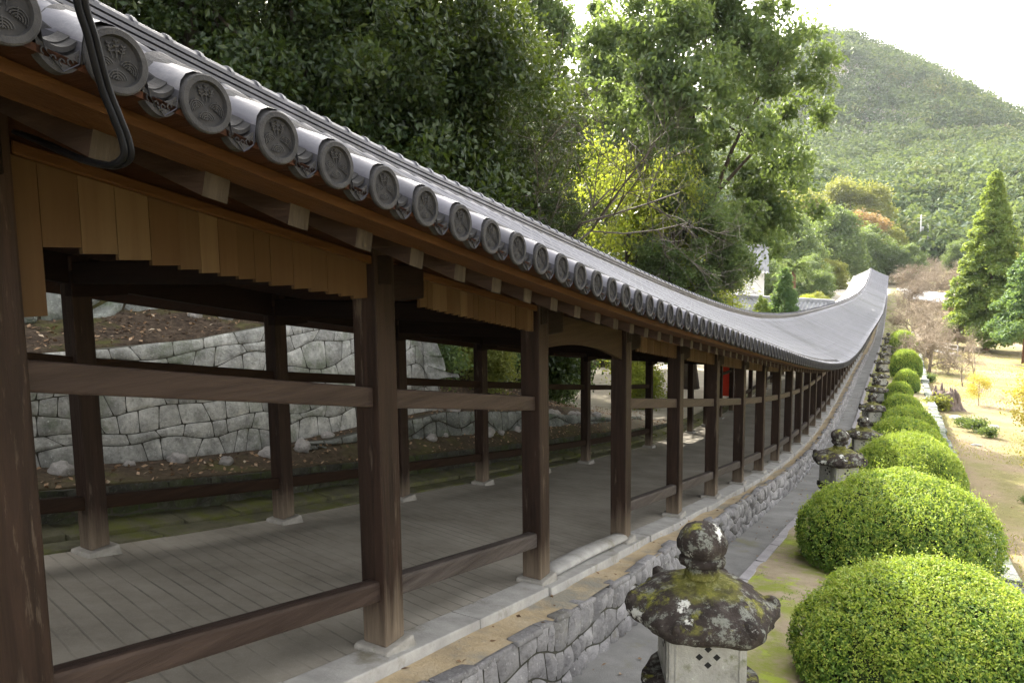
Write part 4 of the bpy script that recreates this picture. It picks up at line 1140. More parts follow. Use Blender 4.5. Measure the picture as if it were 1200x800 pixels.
FG = 'dark trees on the bank behind the corridor'
for (az, D, tr, s, rz, mat_, lab) in [
    (-54, 17.0, T_dark, 1.30, 0.3, None, 'dark glossy evergreen peeking over the near end of the corridor roof'),
    (-47, 19.5, T_dark2, 1.02, 1.9, None, 'dense dark evergreen above the tile roof, second from the top left corner'),
    (-42, 17.5, T_dark, 1.20, 2.7, None, 'dark evergreen with fine leaves rising just behind the roof ridge'),
    (-38, 22.0, T_dark2, 1.15, 4.1, None, 'broad dark evergreen filling the middle of the top edge'),
    (-33, 27.0, T_dark, 1.30, 5.2, None, 'tall dark evergreen at the left of the sky gap'),
    (-36, 19.0, T_dark, 0.72, 0.9, None, 'shorter dark evergreen low behind the roof ridge'),
    (-31, 20.5, T_dark2, 0.60, 3.3, None, 'low dark evergreen left of the leafless branches'),
    (-50, 30, T_dark2, 1.2, 2.2, None, 'big shaded tree deep in the wood behind the first evergreens'),
    (-42, 34, T_dark, 1.35, 1.2, None, 'tall shaded tree in the second row of the wood'),
    (-35.5, 40, T_dark2, 1.55, 5.0, None, 'shaded tree seen between the middle evergreens'),
    
    (-27.5, 30, T_dark2, 0.62, 1.5, None, 'small dark tree behind the leafless branches'),
    (-60, 26, T_dark, 1.4, 1.0, None, 'shaded tree beyond the near end of the roof'),
]:
    X, Y = azd(az, D); tr.put(X, Y, lab, s, rz, FG, z=tz0(X, Y) - 2.0 * s, crown_mat=mat_, sz=s * 1.12)
X, Y = azd(-15.6, 36); T_big.put(X, Y, 'large spreading broadleaf tree with grey-green crown in the middle of the photo', 1.10, 0.4, sz=1.32)
X, Y = azd(-20.6, 31); T_low.put(X, Y, 'tree with glowing yellow-green leaves and dark trunk beside the roof', 0.85, 1.2, sz=1.25)
X, Y = azd(-23.8, 41); T_low.put(X, Y, 'smaller backlit yellow-green tree left of the glowing one', 0.85, 3.9, sz=0.8)
X, Y = azd(-16.5, 46); T_low.put(X, Y, 'backlit tree showing under the large spreading crown', 1.1, 5.5, sz=0.85)
X, Y = azd(-17.0, 31); T_big.put(X, Y, 'dark lower broadleaf tree at the right flank of the large crown', 0.55, 2.0, sz=0.62)
X, Y = azd(-27.0, 52); T_big.put(X, Y, 'airy green tree standing between the dark wood and the large crown', 1.35, 2.6, sz=1.7)
X, Y = azd(-22.6, 45); T_big.put(X, Y, 'grey-green tree filling the gap left of the large crown', 1.2, 4.4, sz=1.25)
X, Y = azd(-21.5, 62); T_big.put(X, Y, 'thin grey-green tree seen through the sky gap', 1.05, 3.0, sz=1.15)
for (az, D, tr, s, rz, mat_, lab) in [
    (-5.7, 172, T_mid, 1.95, 0.0, None, 'round blue-green tree beside the far roof'),
    (-9.0, 150, T_mid, 1.7, 1.4, None, 'bushy green tree between the large crown and the round blue-green tree'),
    (-3.4, 185, T_mid, 1.5, 2.4, None, 'round green tree right of the blue-green one'),
    (-8.0, 215, T_mid, 2.45, 3.0, 'leaf_light', 'tall light green tree behind the round green trees'),
    (-4.5, 235, T_mid, 2.45, 4.0, 'leaf_light', 'pale yellow-green tree below the mountain'),
    (-3.4, 205, T_mid, 1.75, 5.0, 'leaf_orange', 'orange autumn tree in front of the mountain'),
    (-2.0, 205, T_mid, 1.25, 0.7, 'leaf_light', 'yellowish tree at the right foot of the autumn tree'),
    (-0.9, 185, T_mid, 1.0, 1.7, None, 'dark green tree right of the autumn tree at the mountain foot'),
    (-7.3, 84, T_mid, 0.42, 2.0, 'leaf_yellow', 'low golden-green tree behind the branch roof'),
    (-6.4, 96, T_mid, 0.42, 3.0, 'leaf_light', 'yellow-green shrub-like tree nearest the corridor ridge'),
    (-8.4, 88, T_mid, 0.40, 4.2, 'leaf_light', 'bright low tree left of the golden-green one'),
    (-12.5, 120, T_mid, 1.4, 2.0, None, 'green tree behind the large spreading crown'),
    (-17, 110, T_mid, 1.3, 3.0, None, 'green tree far behind the glowing tree'),
    (-25, 80, T_mid, 1.2, 1.0, None, 'green tree far behind the leafless branches'),
    (2.2, 205, T_mid, 0.9, 2.0, None, 'dark round tree behind the bare cherry trees'),
    (7.0, 190, T_mid, 1.2, 1.1, 'leaf_light', 'pale green tree beyond the tall conifer'),
]:
    X, Y = azd(az, D); tr.put(X, Y, lab, s, rz, 'trees beyond the corridor' if D > 70 else None, crown_mat=mat_, z=tz0(X, Y) - 2.4 * s)
for (X, Y, s, dz, mat_, lab) in [
    (-14.6, 120, 0.72, -2.2, None, 'bushy green tree whose crown reaches down to the far corridor roof'),
    (-16.5, 133, 0.85, -2.6, None, 'dark bushy tree behind the upswept end of the roof'),
    (-14.0, 143, 0.70, -2.4, 'leaf_light', 'yellow-green bushy tree at the upswept end of the roof'),
    (-21.0, 126, 0.85, -2.5, None, 'full round tree left of the one touching the far roof'),
    (-27.0, 118, 0.95, -2.8, None, 'wide green tree behind the palm'),
    (-34.0, 110, 1.0, -2.8, None, 'wide green tree behind the white building'),
    (-13.2, 104, 0.42, -1.8, 'leaf_yellow', 'golden-green bush against the far roof ridge'),
    (-16.5, 99, 0.45, -1.8, 'leaf_light', 'bright yellow-green bush right of the palm'),
    (-20.5, 96, 0.5, -1.9, 'leaf_light', 'bright bush behind the palm trunk'),
    (-13.0, 89, 0.34, -1.5, 'leaf_orange', 'low rust-tinged bush beside the roof ridge'),
    (-25.0, 92, 0.6, -2.2, None, 'green bush behind the young conifers'),
    (-23.0, 68, 0.55, -2.2, None, 'dark green bush left of the white building'),
    (-24.5, 60, 0.6, -2.3, None, 'dark green bush under the large spreading crown'),
    (-18.0, 48, 0.5, -2.2, 'leaf_dark', 'dark bush just above the roof ridge under the large crown')]:
    T_mid.put(X, Y, lab, s, X, 'bushes beyond the corridor', z=tz0(X, Y) + dz, crown_mat=mat_)
for (X, Y, s, mat_, lab) in [
    (-9.4, 12.6, 1.0, None, 'green shrub at the end of the pale stone wall'),
    (-9.2, 14.8, 0.85, 'leaf_light', 'yellowish shrub on the leafy bank behind the corridor'),
    (-10.2, 16.8, 1.4, None, 'dark green shrub behind the low rubble wall'),
    (-10.0, 19.6, 1.5, 'leaf_dark', 'dark shrub on the bank seen under the arched board'),
    (-11.2, 23.0, 1.5, None, 'big green shrub at the far end of the bank'),
    (-9.4, 26.5, 1.1, 'leaf_yellow', 'sunlit yellow-green shrub seen between the posts'),
    (-11.0, 30.0, 1.4, 'leaf_yellow', 'bright shrub beside the sunny yard'),
    (-13.5, 14.0, 2.0, 'leaf_dark', 'tall dark shrub up the bank')]:
    T_shrub.put(X, Y, lab, s, X, 'shrubs behind the corridor', crown_mat=mat_)

# mossy stem on the bank
mb = MB(); mb.tube([(0, 0, -0.2), (0.02, 0, 0.25), (0.0, 0.03, 0.7), (0.08, 0.02, 1.5), (0.02, 0.1, 3.2)], [0.17, 0.12, 0.11, 0.10, 0.08], 12)
M['mossbark'] = mat_simple('mossy_bark', [(0.3, (0.05, 0.07, 0.015)), (0.7, (0.16, 0.17, 0.06))], 9, 0.95, 0.8, 30, patches=[((0.22, 0.19, 0.14), 3, 0.58, 0.68, (1, 1, 0.4))])
o = link('mossy_tree_trunk', mb.mesh('mossy_tree_trunk', True), M['mossbark'], loc=(-9.3, 7.1, float(terrain(np.array([-9.3]), np.array([7.1]))[0])))
setp(o, 'slim moss-covered tree trunk on the bank above the pale wall', 'tree trunk')

# leafless trees -----------------------------------------------------
def bare_tree_mesh(name, seed, h, r0, levels=5, spread=0.55, up=0.35, nbr=(2, 4), shrink=0.72, first=0.3, sides=4):
    rg = np.random.default_rng(seed); mb = MB()
    def grow(p, d, L, r, lev):
        pts = [p]; q = p.copy(); dd = d.copy(); n = 3
        for i in range(n):
            dd = (dd + Vector(rg.normal(0, 0.13, 3)) + Vector((0, 0, up * 0.06))).normalized()
            q = q + dd * (L / n); pts.append(q.copy())
        mb.tube(pts, [r, r * .9, r * .78, r * .66], 6 if lev == 0 else (sides if lev < 3 else 3), False)
        if lev >= levels: return
        for b in range(rg.integers(nbr[0], nbr[1] + 1)):
            t = rg.uniform(0.35, 1.0); bp = pts[1 + int(t * 2.01)] if t < .95 else pts[-1]
            ax = Vector(rg.normal(0, 1, 3)); ax = (ax - dd * ax.dot(dd)).normalized()
            nd = (dd * (1 - spread) + ax * spread + Vector((0, 0, up * 0.3))).normalized()
            grow(bp, nd, L * shrink * rg.uniform(0.75, 1.15), r * 0.62, lev + 1)
    grow(Vector((0, 0, -0.1)), Vector((0, 0, 1)), h * first, r0, 0)
    return mb.mesh(name)
cb = [bare_tree_mesh('bare_cherry_tree', 200 + i, 6.0, 0.13, 6, 0.62, 0.30, (3, 4), 0.80, 0.30) for i in range(2)]
for m_ in cb: m_.materials.append(M['cherry_twig'])
for i, (X, Y, s, lab) in enumerate([
    (0.9, 58, 0.85, 'bare cherry tree leaning over the far end of the path'),
    (1.2, 70, 1.0, 'leafless pinkish tree right beside the far corridor eave'),
    (3.4, 78, 0.62, 'leafless cherry tree in front of the tiled boundary roof'),
    (-0.6, 84, 1.0, 'bare tree touching the far corridor roof'),
    (1.0, 98, 1.15, 'bare brown tree just left of centre in the cherry grove'),
    (4.4, 116, 1.0, 'bare cherry tree behind the tiled boundary roof'),
    (-1.2, 122, 1.25, 'bare cherry tree behind the end of the corridor roof'),
    (1.6, 135, 1.35, 'bare tree below the utility pole'),
    (6.0, 160, 1.25, 'bare cherry tree left of the tall conifer'),
    (-1.5, 158, 1.5, 'far bare tree at the foot of the autumn tree'),
    (3.2, 172, 1.5, 'far bare tree by the dark hedge'),
    (8.5, 178, 1.5, 'far bare tree behind the tall conifer'),
    (0.6, 195, 1.5, 'farthest bare tree under the wires')]):
    o = link('bare_cherry_tree', cb[i % 2], loc=(X, Y, float(terrain(np.array([X]), np.array([Y]))[0])))
    o.scale = (s * 1.15, s * 1.15, s); o.rotation_euler = (0, 0, i * 1.9)
    setp(o, lab, 'tree', 'leafless cherry trees')
bt = bare_tree_mesh('leafless_tree', 231, 11.0, 0.085, 6, 0.56, 0.10, (2, 4), 0.80, 0.46, 4)
X, Y = azd(-31.5, 22); o = link('leafless_tree', bt, M['twig'], loc=(X, Y, float(terrain(np.array([X]), np.array([Y]))[0]) - 0.3)); o.rotation_euler = (0.10, 0.20, -0.55)
setp(o, 'grey leafless tree reaching out to the right in front of the dark wood', 'tree')
sp = bare_tree_mesh('bare_sapling', 241, 4.0, 0.05, 5, 0.45, 0.6, (2, 4), 0.78, 0.34)
for X, Y, s, rz, lab in ((2.6, 51.0, 1.0, 0, 'thin bare sapling on the sunny slope, left of its pair'), (3.1, 50.0, 1.05, 2, 'thin bare sapling with pale trunk on the sunny slope'), (2.0, 58, 0.9, 4, 'thin bare sapling standing near the row of pale rocks')):
    o = link('bare_sapling', sp, M['cherry_twig'], loc=(X, Y, float(terrain(np.array([X]), np.array([Y]))[0]))); o.scale = (s,) * 3; o.rotation_euler = (0, 0, rz)
    setp(o, lab, 'sapling', 'bare saplings on the slope')

# golden saplings at the right edge
T_gold = Tree('golden_sapling', 'sapling', 'leaf_gold', 171, (1.25, 1.25, 1.5), 1.9, dict(nlobe=10, nclump=110, nleaf=2600, L=0.055, W=0.034, lobe_r=(0.25, 0.45), clump_s=0.17, up=0.4, shell=0.4), 0.03, 'bark_mid', 12)
T_gold.put(3.55, 25.5, 'golden-leaved sapling at the right edge above the sandy slope', 1.0, 0, 'golden saplings')
T_gold.put(4.3, 34.0, 'golden-leaved sapling behind the first, nearer the right conifer', 0.95, 2.0, 'golden saplings')
T_gold.put(3.0, 44.0, 'pale gold sapling right of the bare saplings', 0.6, 4.0, 'golden saplings')

# conifers
def conifer_mesh(name, seed, H, Rb, nbr, nleaf, L, W, droop=0.25, z0=0.0, power=0.85):
    rg = np.random.default_rng(seed); pos = []; 
    per = nleaf // nbr; N = []
    for i in range(nbr):
        t = (i + rg.uniform()) / nbr; z = z0 + (H - z0) * t
        r = Rb * (1 - t) ** power * rg.uniform(0.65, 1.12) + 0.12
        a = rg.uniform(0, 6.283); 
        m = max(20, int(per * (0.35 + 1.3 * (1 - t))))
        s = rg.uniform(0.25, 1, m) ** 0.7
        w = 0.16 * r * (1.15 - s) + 0.16
        x = r * s; off = rg.normal(0, 1, m) * w
        zz = z + 0.22 * r * s - droop * r * s ** 2 * 1.7 + rg.normal(0, 1, m) * w * 0.55
        pos.append(np.stack([np.cos(a) * x - np.sin(a) * off, np.sin(a) * x + np.cos(a) * off, zz], 1))
        N.append(rand_dirs(rg, m, 0.7))
    p = np.concatenate(pos); n = np.concatenate(N)
    V, Q = leaf_quads(rg, p, n, L, W)
    return np_mesh(name, V, Q)
def conifer(name, X, Y, label, me, mat_, trunk_h, r0, s=1.0):
    z = float(terrain(np.array([X]), np.array([Y]))[0]) - 0.1
    t = empty(name, (X, Y, z), label, 'conifer'); t.scale = (s, s, s)
    o = bpy.data.objects.new('crown', me); C.objects.link(o); o.parent = t
    if not me.materials: me.materials.append(M[mat_])
    mb = MB(); mb.tube([(0, 0, -0.2), (0.03, 0, trunk_h * 0.5), (0, 0, trunk_h)], [r0, r0 * .6, r0 * .1], 8)
    k = bpy.data.objects.new('trunk', mb.mesh('trunk', True)); C.objects.link(k); k.parent = t; k.data.materials.append(M['redbark'])
M['redbark'] = mat_simple('red_bark', [(0.3, (0.10, 0.05, 0.035)), (0.7, (0.24, 0.13, 0.09))], 6, 0.9, 0.7, 18, (1, 1, 0.2))
conifer('tall_conifer', 5.75, 80, 'tall cone-shaped bright green conifer on the right', conifer_mesh('crown', 301, 16.6, 4.3, 240, 100000, 0.16, 0.08, 0.30, 1.6, 0.78), 'leaf_conifer', 16, 0.3)
conifer('red_trunk_conifer', 7.6, 70, 'blue-green conifer with bare red trunk cut by the right edge', conifer_mesh('crown', 311, 9.2, 3.0, 60, 14000, 0.14, 0.07, 0.20, 2.4, 0.6), 'leaf_bluefir', 9, 0.14)
conifer('young_conifer', -8.5, 55, 'small soft green conifer in front of the white building', conifer_mesh('crown', 321, 6.4, 1.9, 90, 18000, 0.10, 0.05, 0.2, 0.8, 0.8), 'leaf_bluefir', 6, 0.09)
conifer('young_conifer', -9.7, 53, 'yellowish young conifer at the foot of the white building', conifer_mesh('crown', 331, 4.4, 1.5, 60, 10000, 0.09, 0.045, 0.2, 0.4, 0.8), 'leaf_conifer', 4, 0.07)

# palm by the yellow shrubs
X, Y = azd(-8.25, 70); z = float(terrain(np.array([X]), np.array([Y]))[0])
t = empty('palm_tree', (X, Y, z), 'palm with a stout brown trunk behind the white building', 'palm')
mb = MB(); mb.tube([(0, 0, -0.1), (0.05, 0, 3), (0.0, 0, 6.6)], [0.26, 0.24, 0.28], 10); k = link('trunk', mb.mesh('trunk', True), M['redbark'], t)
rg = np.random.default_rng(7); pv = []; pn = []
for i in range(34):
    a = rg.uniform(0, 6.28); e = rg.uniform(-0.5, 1.1); s = np.linspace(0.1, 1, 60); r = 1.9 * s
    c_ = np.stack([np.cos(a) * r * np.cos(e), np.sin(a) * r * np.cos(e), 6.7 + r * np.sin(e) - 0.9 * s ** 2.2], 1)
    for sg in (-1, 1):
        pv.append(c_ + np.stack([-np.sin(a) * 0.16 * sg + 0 * s, np.cos(a) * 0.16 * sg + 0 * s, -0.05 + 0 * s], 1)); pn.append(rand_dirs(rg, 60, 1.5))
V, Q = leaf_quads(rg, np.concatenate(pv), np.concatenate(pn), 0.16, 0.03)
link('crown', np_mesh('crown', V, Q), M['leaf_mid'], t)

# ------------------------------------------------------------------ clipped azalea bushes
def bush_meshes(seed, nleaf, L, W, rosette):
    """unit dome: radius 1 horizontally, height 1"""
    rg = np.random.default_rng(seed)
    def surf(n):
        d = rand_dirs(rg, n); d[:, 2] = np.abs(d[:, 2]) * 1.12 - 0.12
        d /= np.linalg.norm(d, axis=1, keepdims=True)
        lump = 1 + 0.085 * fbm(d[:, 0] * 3 + d[:, 2] * 2, d[:, 1] * 3 - d[:, 2], seed, 4, 1.1)
        p = d.copy(); hr = np.sqrt(1 - np.clip(d[:, 2], 0, 1) ** 2.3)
        k = np.hypot(d[:, 0], d[:, 1]) + 1e-6
        hr = np.where(d[:, 2] < 0, 1.0 + d[:, 2] * 0.9, hr)
        p[:, 0] = d[:, 0] / k * hr * lump; p[:, 1] = d[:, 1] / k * hr * lump; p[:, 2] = 0.22 + 0.78 * d[:, 2] * lump
        p[:, 2] = np.where(d[:, 2] < 0, 0.22 + d[:, 2] * 1.2, p[:, 2])
        return p, d
    c, d = surf(nleaf // rosette)
    depth = np.abs(rg.normal(0, 0.022, len(c)))
    hol = fbm(c[:, 0] * 2 + c[:, 2], c[:, 1] * 2 - c[:, 2] * 1.3, seed + 3, 4, 4.0)
    depth += 0.10 * np.clip(hol - 0.30, 0, 1)
    c = c - d * depth[:, None]
    pos = np.repeat(c, rosette, 0) + rg.normal(0, L * 0.9, (len(c) * rosette, 3))
    n = np.repeat(d, rosette, 0) * 0.9 + rg.normal(0, 0.55, (len(c) * rosette, 3)); n[:, 2] += 0.35
    n /= np.linalg.norm(n, axis=1, keepdims=True)
    V, Q = leaf_quads(rg, pos, n, L, W)
    me = np_mesh('foliage', V, Q); me.materials.append(M['leaf_bush'])
    # new shoots on the upper part
    ns = nleaf // 9
    c, d = surf(ns * 2); k = d[:, 2] > rg.uniform(0.0, 0.75, len(d)); c = c[k]; d = d[k]
    tall = (rg.uniform(0, 1, len(c)) ** 11) * 0.17
    c = c + d * 0.012 + np.stack([0 * tall, 0 * tall, tall], 1)
    pos = np.repeat(c, 4, 0) + rg.normal(0, L * 0.7, (len(c) * 4, 3)); n = rand_dirs(rg, len(pos), 0.9)
    st = np.repeat(tall, 4) * rg.uniform(0, 1, len(pos)); pos[:, 2] -= st
    V, Q = leaf_quads(rg, pos, n, L * 0.85, W * 0.8)
    sh = np_mesh('young_shoots', V, Q); sh.materials.append(M['leaf_shoot'])
    # solid dark green core filling the dome behind the leaves
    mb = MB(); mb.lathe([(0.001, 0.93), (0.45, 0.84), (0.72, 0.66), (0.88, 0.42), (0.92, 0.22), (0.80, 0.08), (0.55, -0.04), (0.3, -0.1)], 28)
    co = mb.mesh('bush_core', True); co.materials.append(M['core_dark'])
    return me, sh, co
BA = bush_meshes(401, 60000, 0.0155, 0.0085, 5)
BB = bush_meshes(411, 46000, 0.0150, 0.0080, 5)
BF = bush_meshes(421, 12000, 0.028, 0.016, 4)
BU = [(0.17, 6.5, 0.98, 1.05, 1.05, BA, 'bright clipped azalea bush cut by the bottom right corner'),
      (-0.14, 10.9, 1.22, 1.25, 1.33, BB, 'widest clipped azalea dome, darker on its side, behind the cut-off bush'),
      (-0.10, 17.4, 1.12, 1.25, 1.45, BA, 'clipped azalea dome right behind the widest one'),
      (-0.12, 22.7, 0.92, 1.1, 1.40, BF, 'yellow-topped clipped bush, third dome behind the widest one'),
      (-0.15, 27.0, 0.90, 1.0, 1.34, BF, 'yellow-topped clipped bush in front of the tree stump'),
      (-0.38, 32.6, 0.80, 0.85, 1.15, BF, 'flat clipped bush left of the tree stump'),
      (-0.62, 38.2, 0.58, 0.62, 1.05, BF, 'small round clipped bush tucked behind the flat one'),
      (-0.36, 43.0, 0.70, 0.75, 1.18, BF, 'round clipped bush just past the stump'),
      (-0.46, 49.0, 0.82, 0.85, 1.75, BF, 'tall round clipped bush with dark side near the saplings'),
      (-0.86, 55.5, 0.64, 0.68, 1.2, BF, 'small clipped bush between the two tall round ones'),
      (-0.86, 63.5, 1.02, 1.0, 2.0, BF, 'tall yellow-topped clipped bush beside the row of pale rocks'),
      (-1.2, 72.0, 0.9, 1.0, 1.5, BF, 'farthest clipped bush of the row')]
for i, (X, Y, rx, ry, h, bm3, lab) in enumerate(BU):
    t = empty('clipped_bush', (X, Y, float(zstrip(Y)) - 0.02), lab, 'bush', 'clipped azalea bushes along the path')
    t.scale = (rx, ry, h); t.rotation_euler = (0, 0, 0.0 if i < 3 else i * 1.3)
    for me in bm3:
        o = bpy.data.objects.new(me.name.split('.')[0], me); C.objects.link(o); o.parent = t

# ------------------------------------------------------------------ mountain forest and valley forest
def hill_forest():
    rg = np.random.default_rng(501); N = 3900
    az = np.radians(rg.uniform(-19, 12, N)); D = np.sqrt(rg.uniform(215 ** 2, 690 ** 2, N))
    X = D * np.sin(az); Y = D * np.cos(az); Z = terrain(X, Y)
    # keep the slope that faces the valley
    keep = (np.hypot(X + 65, Y - 616) > 0) & (Y < 660)
    X, Y, Z, D = X[keep], Y[keep], Z[keep], D[keep]; N = len(X)
    rad = rg.uniform(3.2, 7.6, N) * np.interp(D, [215, 500], [0.85, 1.1]); tint = np.clip(rg.beta(1.6, 2.2, N) + 0.12 * fbm(X, Y, 9, 2, 0.02), 0, 1)
    per = 150
    d = rand_dirs(rg, N * per, 0.35); d = d * rg.uniform(0.72, 1.08, (N * per, 1))
    rr = np.repeat(rad, per)
    lob = 1 + 0.22 * np.sin(np.repeat(rg.uniform(0, 6.28, N), per) + 3 * np.arctan2(d[:, 1], d[:, 0]) + 2.5 * d[:, 2])
    p = np.stack([np.repeat(X, per) + d[:, 0] * rr * lob, np.repeat(Y, per) + d[:, 1] * rr * lob, np.repeat(Z + rad * 0.75, per) + d[:, 2] * rr * 0.85 * lob], 1)
    n = d + rg.normal(0, 0.45, d.shape); n /= np.linalg.norm(n, axis=1, keepdims=True)
    V, Q = leaf_quads(rg, p, n, 0.85, 0.62)
    V += np.repeat(n * 0, 4, 0)
    me = np_mesh('mountain_forest', V, Q, tint=np.repeat(np.repeat(tint, per), 4))
    o = link('mountain_forest', me, M['leaf_hill'])
    setp(o, 'hazy forest covering the mountain behind the valley', 'forest', kind='stuff')
hill_forest()
#BUILD3
# ------------------------------------------------------------------ other buildings and small things
def tz(x, y): return float(terrain(np.array([x], float), np.array([y], float))[0])

def tile_roof_mesh(L, run, drop, pitch=0.27, courses=8, sag=0.04, r=0.075):
    """one roof slope: ridge along +X at z=0, falling towards -Y by `drop` over `run`"""
    ph = np.linspace(-1, 1, 5)
    pu = np.concatenate([ph * r, [pitch / 2]]); pz = np.concatenate([r * np.sqrt(np.clip(1 - ph ** 2, 0, 1)), [-0.03]])
    k = np.arange(int(L / pitch)); xv = (k[:, None] * pitch + pitch / 2 + pu[None, :]).ravel(); zv = np.tile(pz, len(k))
    ts, dz = [], []
    for c in range(courses): ts += [c / courses, (c + 1) / courses - 1e-4]; dz += [0, .014]
    ts, dz = np.array(ts), np.array(dz)
    P = np.zeros((len(ts), len(xv), 3)); P[..., 0] = xv[None, :]; P[..., 1] = -run * ts[:, None]
    P[..., 2] = (-drop * ts - sag * np.sin(np.pi * ts) + dz)[:, None] + zv[None, :]
    return grid_mesh('tile_slope', P)
def flip(me):
    me.flip_normals(); return me
M['tile_lt'] = mat_simple('pale_roof_tile', [(0.3, (0.20, 0.205, 0.225)), (0.7, (0.40, 0.405, 0.43))], 1.2, 0.45, 0.2, 20, (1.5, 0.4, 1))
M['darkwood'] = M['beam']

# long roofed boundary wall across the end of the garden
p0, p1 = Vector((-3.4, 149, -4.95)), Vector((10.5, 95, -4.75))
L = (p1 - p0).length; ang = math.atan2(p1.y - p0.y, p1.x - p0.x)
t = empty('roofed_wall', (p0.x, p0.y, p0.z), 'long tile-roofed boundary wall behind the tall conifer', 'boundary wall')
t.rotation_euler = (0, math.atan2(-(p1.z - p0.z), L), ang)
link('roof', flip(tile_roof_mesh(L, 1.9, 1.0, 0.42, 4, 0.03, 0.12)), M['tile_lt'], t)
o = link('roof', tile_roof_mesh(L, 1.9, 1.0, 0.42, 4, 0.03, 0.12), M['tile_lt'], t, (L, 0, 0)); o.rotation_euler = (0, 0, math.pi)
mb = MB(); mb.box(0, L, -0.16, 0.16, -0.05, 0.22); link('ridge', mb.mesh('ridge', False, 0.03, 1), M['tile_lt'], t)
mb = MB(); mb.box(0.1, L - 0.1, -1.1, 1.1, -4.5, -0.75); link('wall', mb.mesh('wall'), M['sand'], t)

# branch roof joining the corridor from the left
t = empty('branch_roof', (-15.2, 59.6, -2.62), 'blue-grey tiled roof joining the corridor from the left', 'roof')
t.rotation_euler = (0, R(2.5), R(-3))
link('tile_slope', flip(tile_roof_mesh(10.0, 2.6, 1.35, 0.30, 7, 0.06, 0.09)), M['tile_lt'], t)
o = link('tile_slope', tile_roof_mesh(10.0, 2.6, 1.35, 0.30, 7, 0.06, 0.09), M['tile_lt'], t, (10.0, 0, 0)); o.rotation_euler = (0, 0, math.pi)
mb = MB(); mb.box(0, 9.7, -0.18, 0.18, -0.08, 0.16); mb.tube([(0, 0, 0.18), (9.7, 0, 0.18)], 0.09, 8); link('ridge', mb.mesh('ridge', False), M['tile_lt'], t)
mb = MB()
for i in range(5):
    for y in (-1.5, 1.5): mb.box(0.3 + i * 2.2, 0.48 + i * 2.2, y - .09, y + .09, -5.0, -0.9)
mb.box(0.2, 9.6, -1.6, -1.42, -1.25, -1.0); mb.box(0.2, 9.6, 1.42, 1.6, -1.25, -1.0)
link('timber_frame', mb.mesh('timber_frame'), M['beam'], t)

# white building
X, Y = azd(-13.1, 74); gz = tz(X, Y)
t = empty('white_building', (X, Y, gz), 'white plastered building half hidden by the large tree', 'building'); t.rotation_euler = (0, 0, R(12))
mb = MB(); mb.box(-3.6, 3.6, -3, 3, -0.3, 6.6); mb.add([(-3.6, -3, 6.6), (-3.6, 3, 6.6), (-3.6, 0, 8.6), (3.6, -3, 6.6), (3.6, 3, 6.6), (3.6, 0, 8.6)], [(0, 2, 1), (3, 4, 5)])
link('wall', mb.mesh('wall'), M['white'], t)
o = link('roof', flip(tile_roof_mesh(8.2, 3.7, 2.5, 0.3, 9, 0.06, 0.09)), M['tile_lt'], t, (-4.1, 0, 8.72))
o = link('roof', tile_roof_mesh(8.2, 3.7, 2.5, 0.3, 9, 0.06, 0.09), M['tile_lt'], t, (4.1, 0, 8.72)); o.rotation_euler = (0, 0, math.pi)
mb = MB(); mb.box(-4.1, 4.1, -.2, .2, 8.7, 9.0); link('ridge', mb.mesh('ridge', False, .04, 1), M['tile_lt'], t)
mb = MB()
for y in (-1.5, 1.5): mb.box(3.6, 3.64, y - .45, y + .45, 3.6, 4.9)
link('window', mb.mesh('window'), M['darkwood'], t)
mb = MB(); mb.box(-3.65, 3.66, -3.05, 3.05, -0.3, 0.9); link('plinth', mb.mesh('plinth'), M['kerbwall'], t)

# red board and timber post in the sunny yard
z = tz(-7.25, 31.3)
t = empty('red_notice_board', (-7.25, 31.3, z), 'red upright board standing in the sunny yard behind the corridor', 'board')
mb = MB(); mb.box(-0.26, 0.26, -0.04, 0.04, 0.30, 1.65); o = link('panel', mb.mesh('panel', False, .012, 2), M['red'], t)
mb = MB(); mb.box(-0.32, 0.32, -0.12, 0.12, 1.65, 1.72); mb.box(-0.30, -0.25, -.05, .05, 0, 1.65); mb.box(0.25, 0.30, -.05, .05, 0, 1.65); link('frame', mb.mesh('frame', False, .008, 1), M['orange_wood'], t)
z = tz(-7.7, 34.5)
t = empty('timber_post', (-7.7, 34.5, z), 'sunlit orange-brown timber post beyond the red board', 'post')
mb = MB(); mb.box(-.13, .13, -.13, .13, 0.15, 3.4); link('shaft', mb.mesh('shaft', False, .015, 2), M['orange_wood'], t)
mb = MB(); mb.hexa([(-.22, -.22, -.1), (.22, -.22, -.1), (.22, .22, -.1), (-.22, .22, -.1), (-.16, -.16, .15), (.16, -.16, .15), (.16, .16, .15), (-.16, .16, .15)]); link('base_stone', mb.mesh('base_stone', False, .015, 1), M['base_stone'], t)

# utility poles and wires
def pole(X, Y, H, lab):
    t = empty('utility_pole', (X, Y, tz(X, Y)), lab, 'utility pole')
    mb = MB(); mb.tube([(0, 0, -1), (0, 0, H)], [0.22, 0.15], 10); link('mast', mb.mesh('mast', True), M['metal'], t)
    mb = MB(); mb.box(-1.0, 1.0, -.06, .06, H - 0.9, H - .78); mb.box(-.8, .8, -.06, .06, H - 2.0, H - 1.88); link('crossarm', mb.mesh('crossarm'), M['metal'], t)
    mb = MB(); mb.lathe([(.001, H - 4.2), (.32, H - 4.2), (.32, H - 3.2), (.001, H - 3.1)], 12, (0.45, 0, 0)); link('transformer', mb.mesh('transformer', True), M['metal'], t)
pole(-0.2, 222, 12.5, 'grey utility pole standing at the foot of the mountain')
pole(1.6, 228, 9.5, 'shorter thin utility pole right beside the grey one')
za = tz(-0.2, 222) + 11.6
mb = MB()
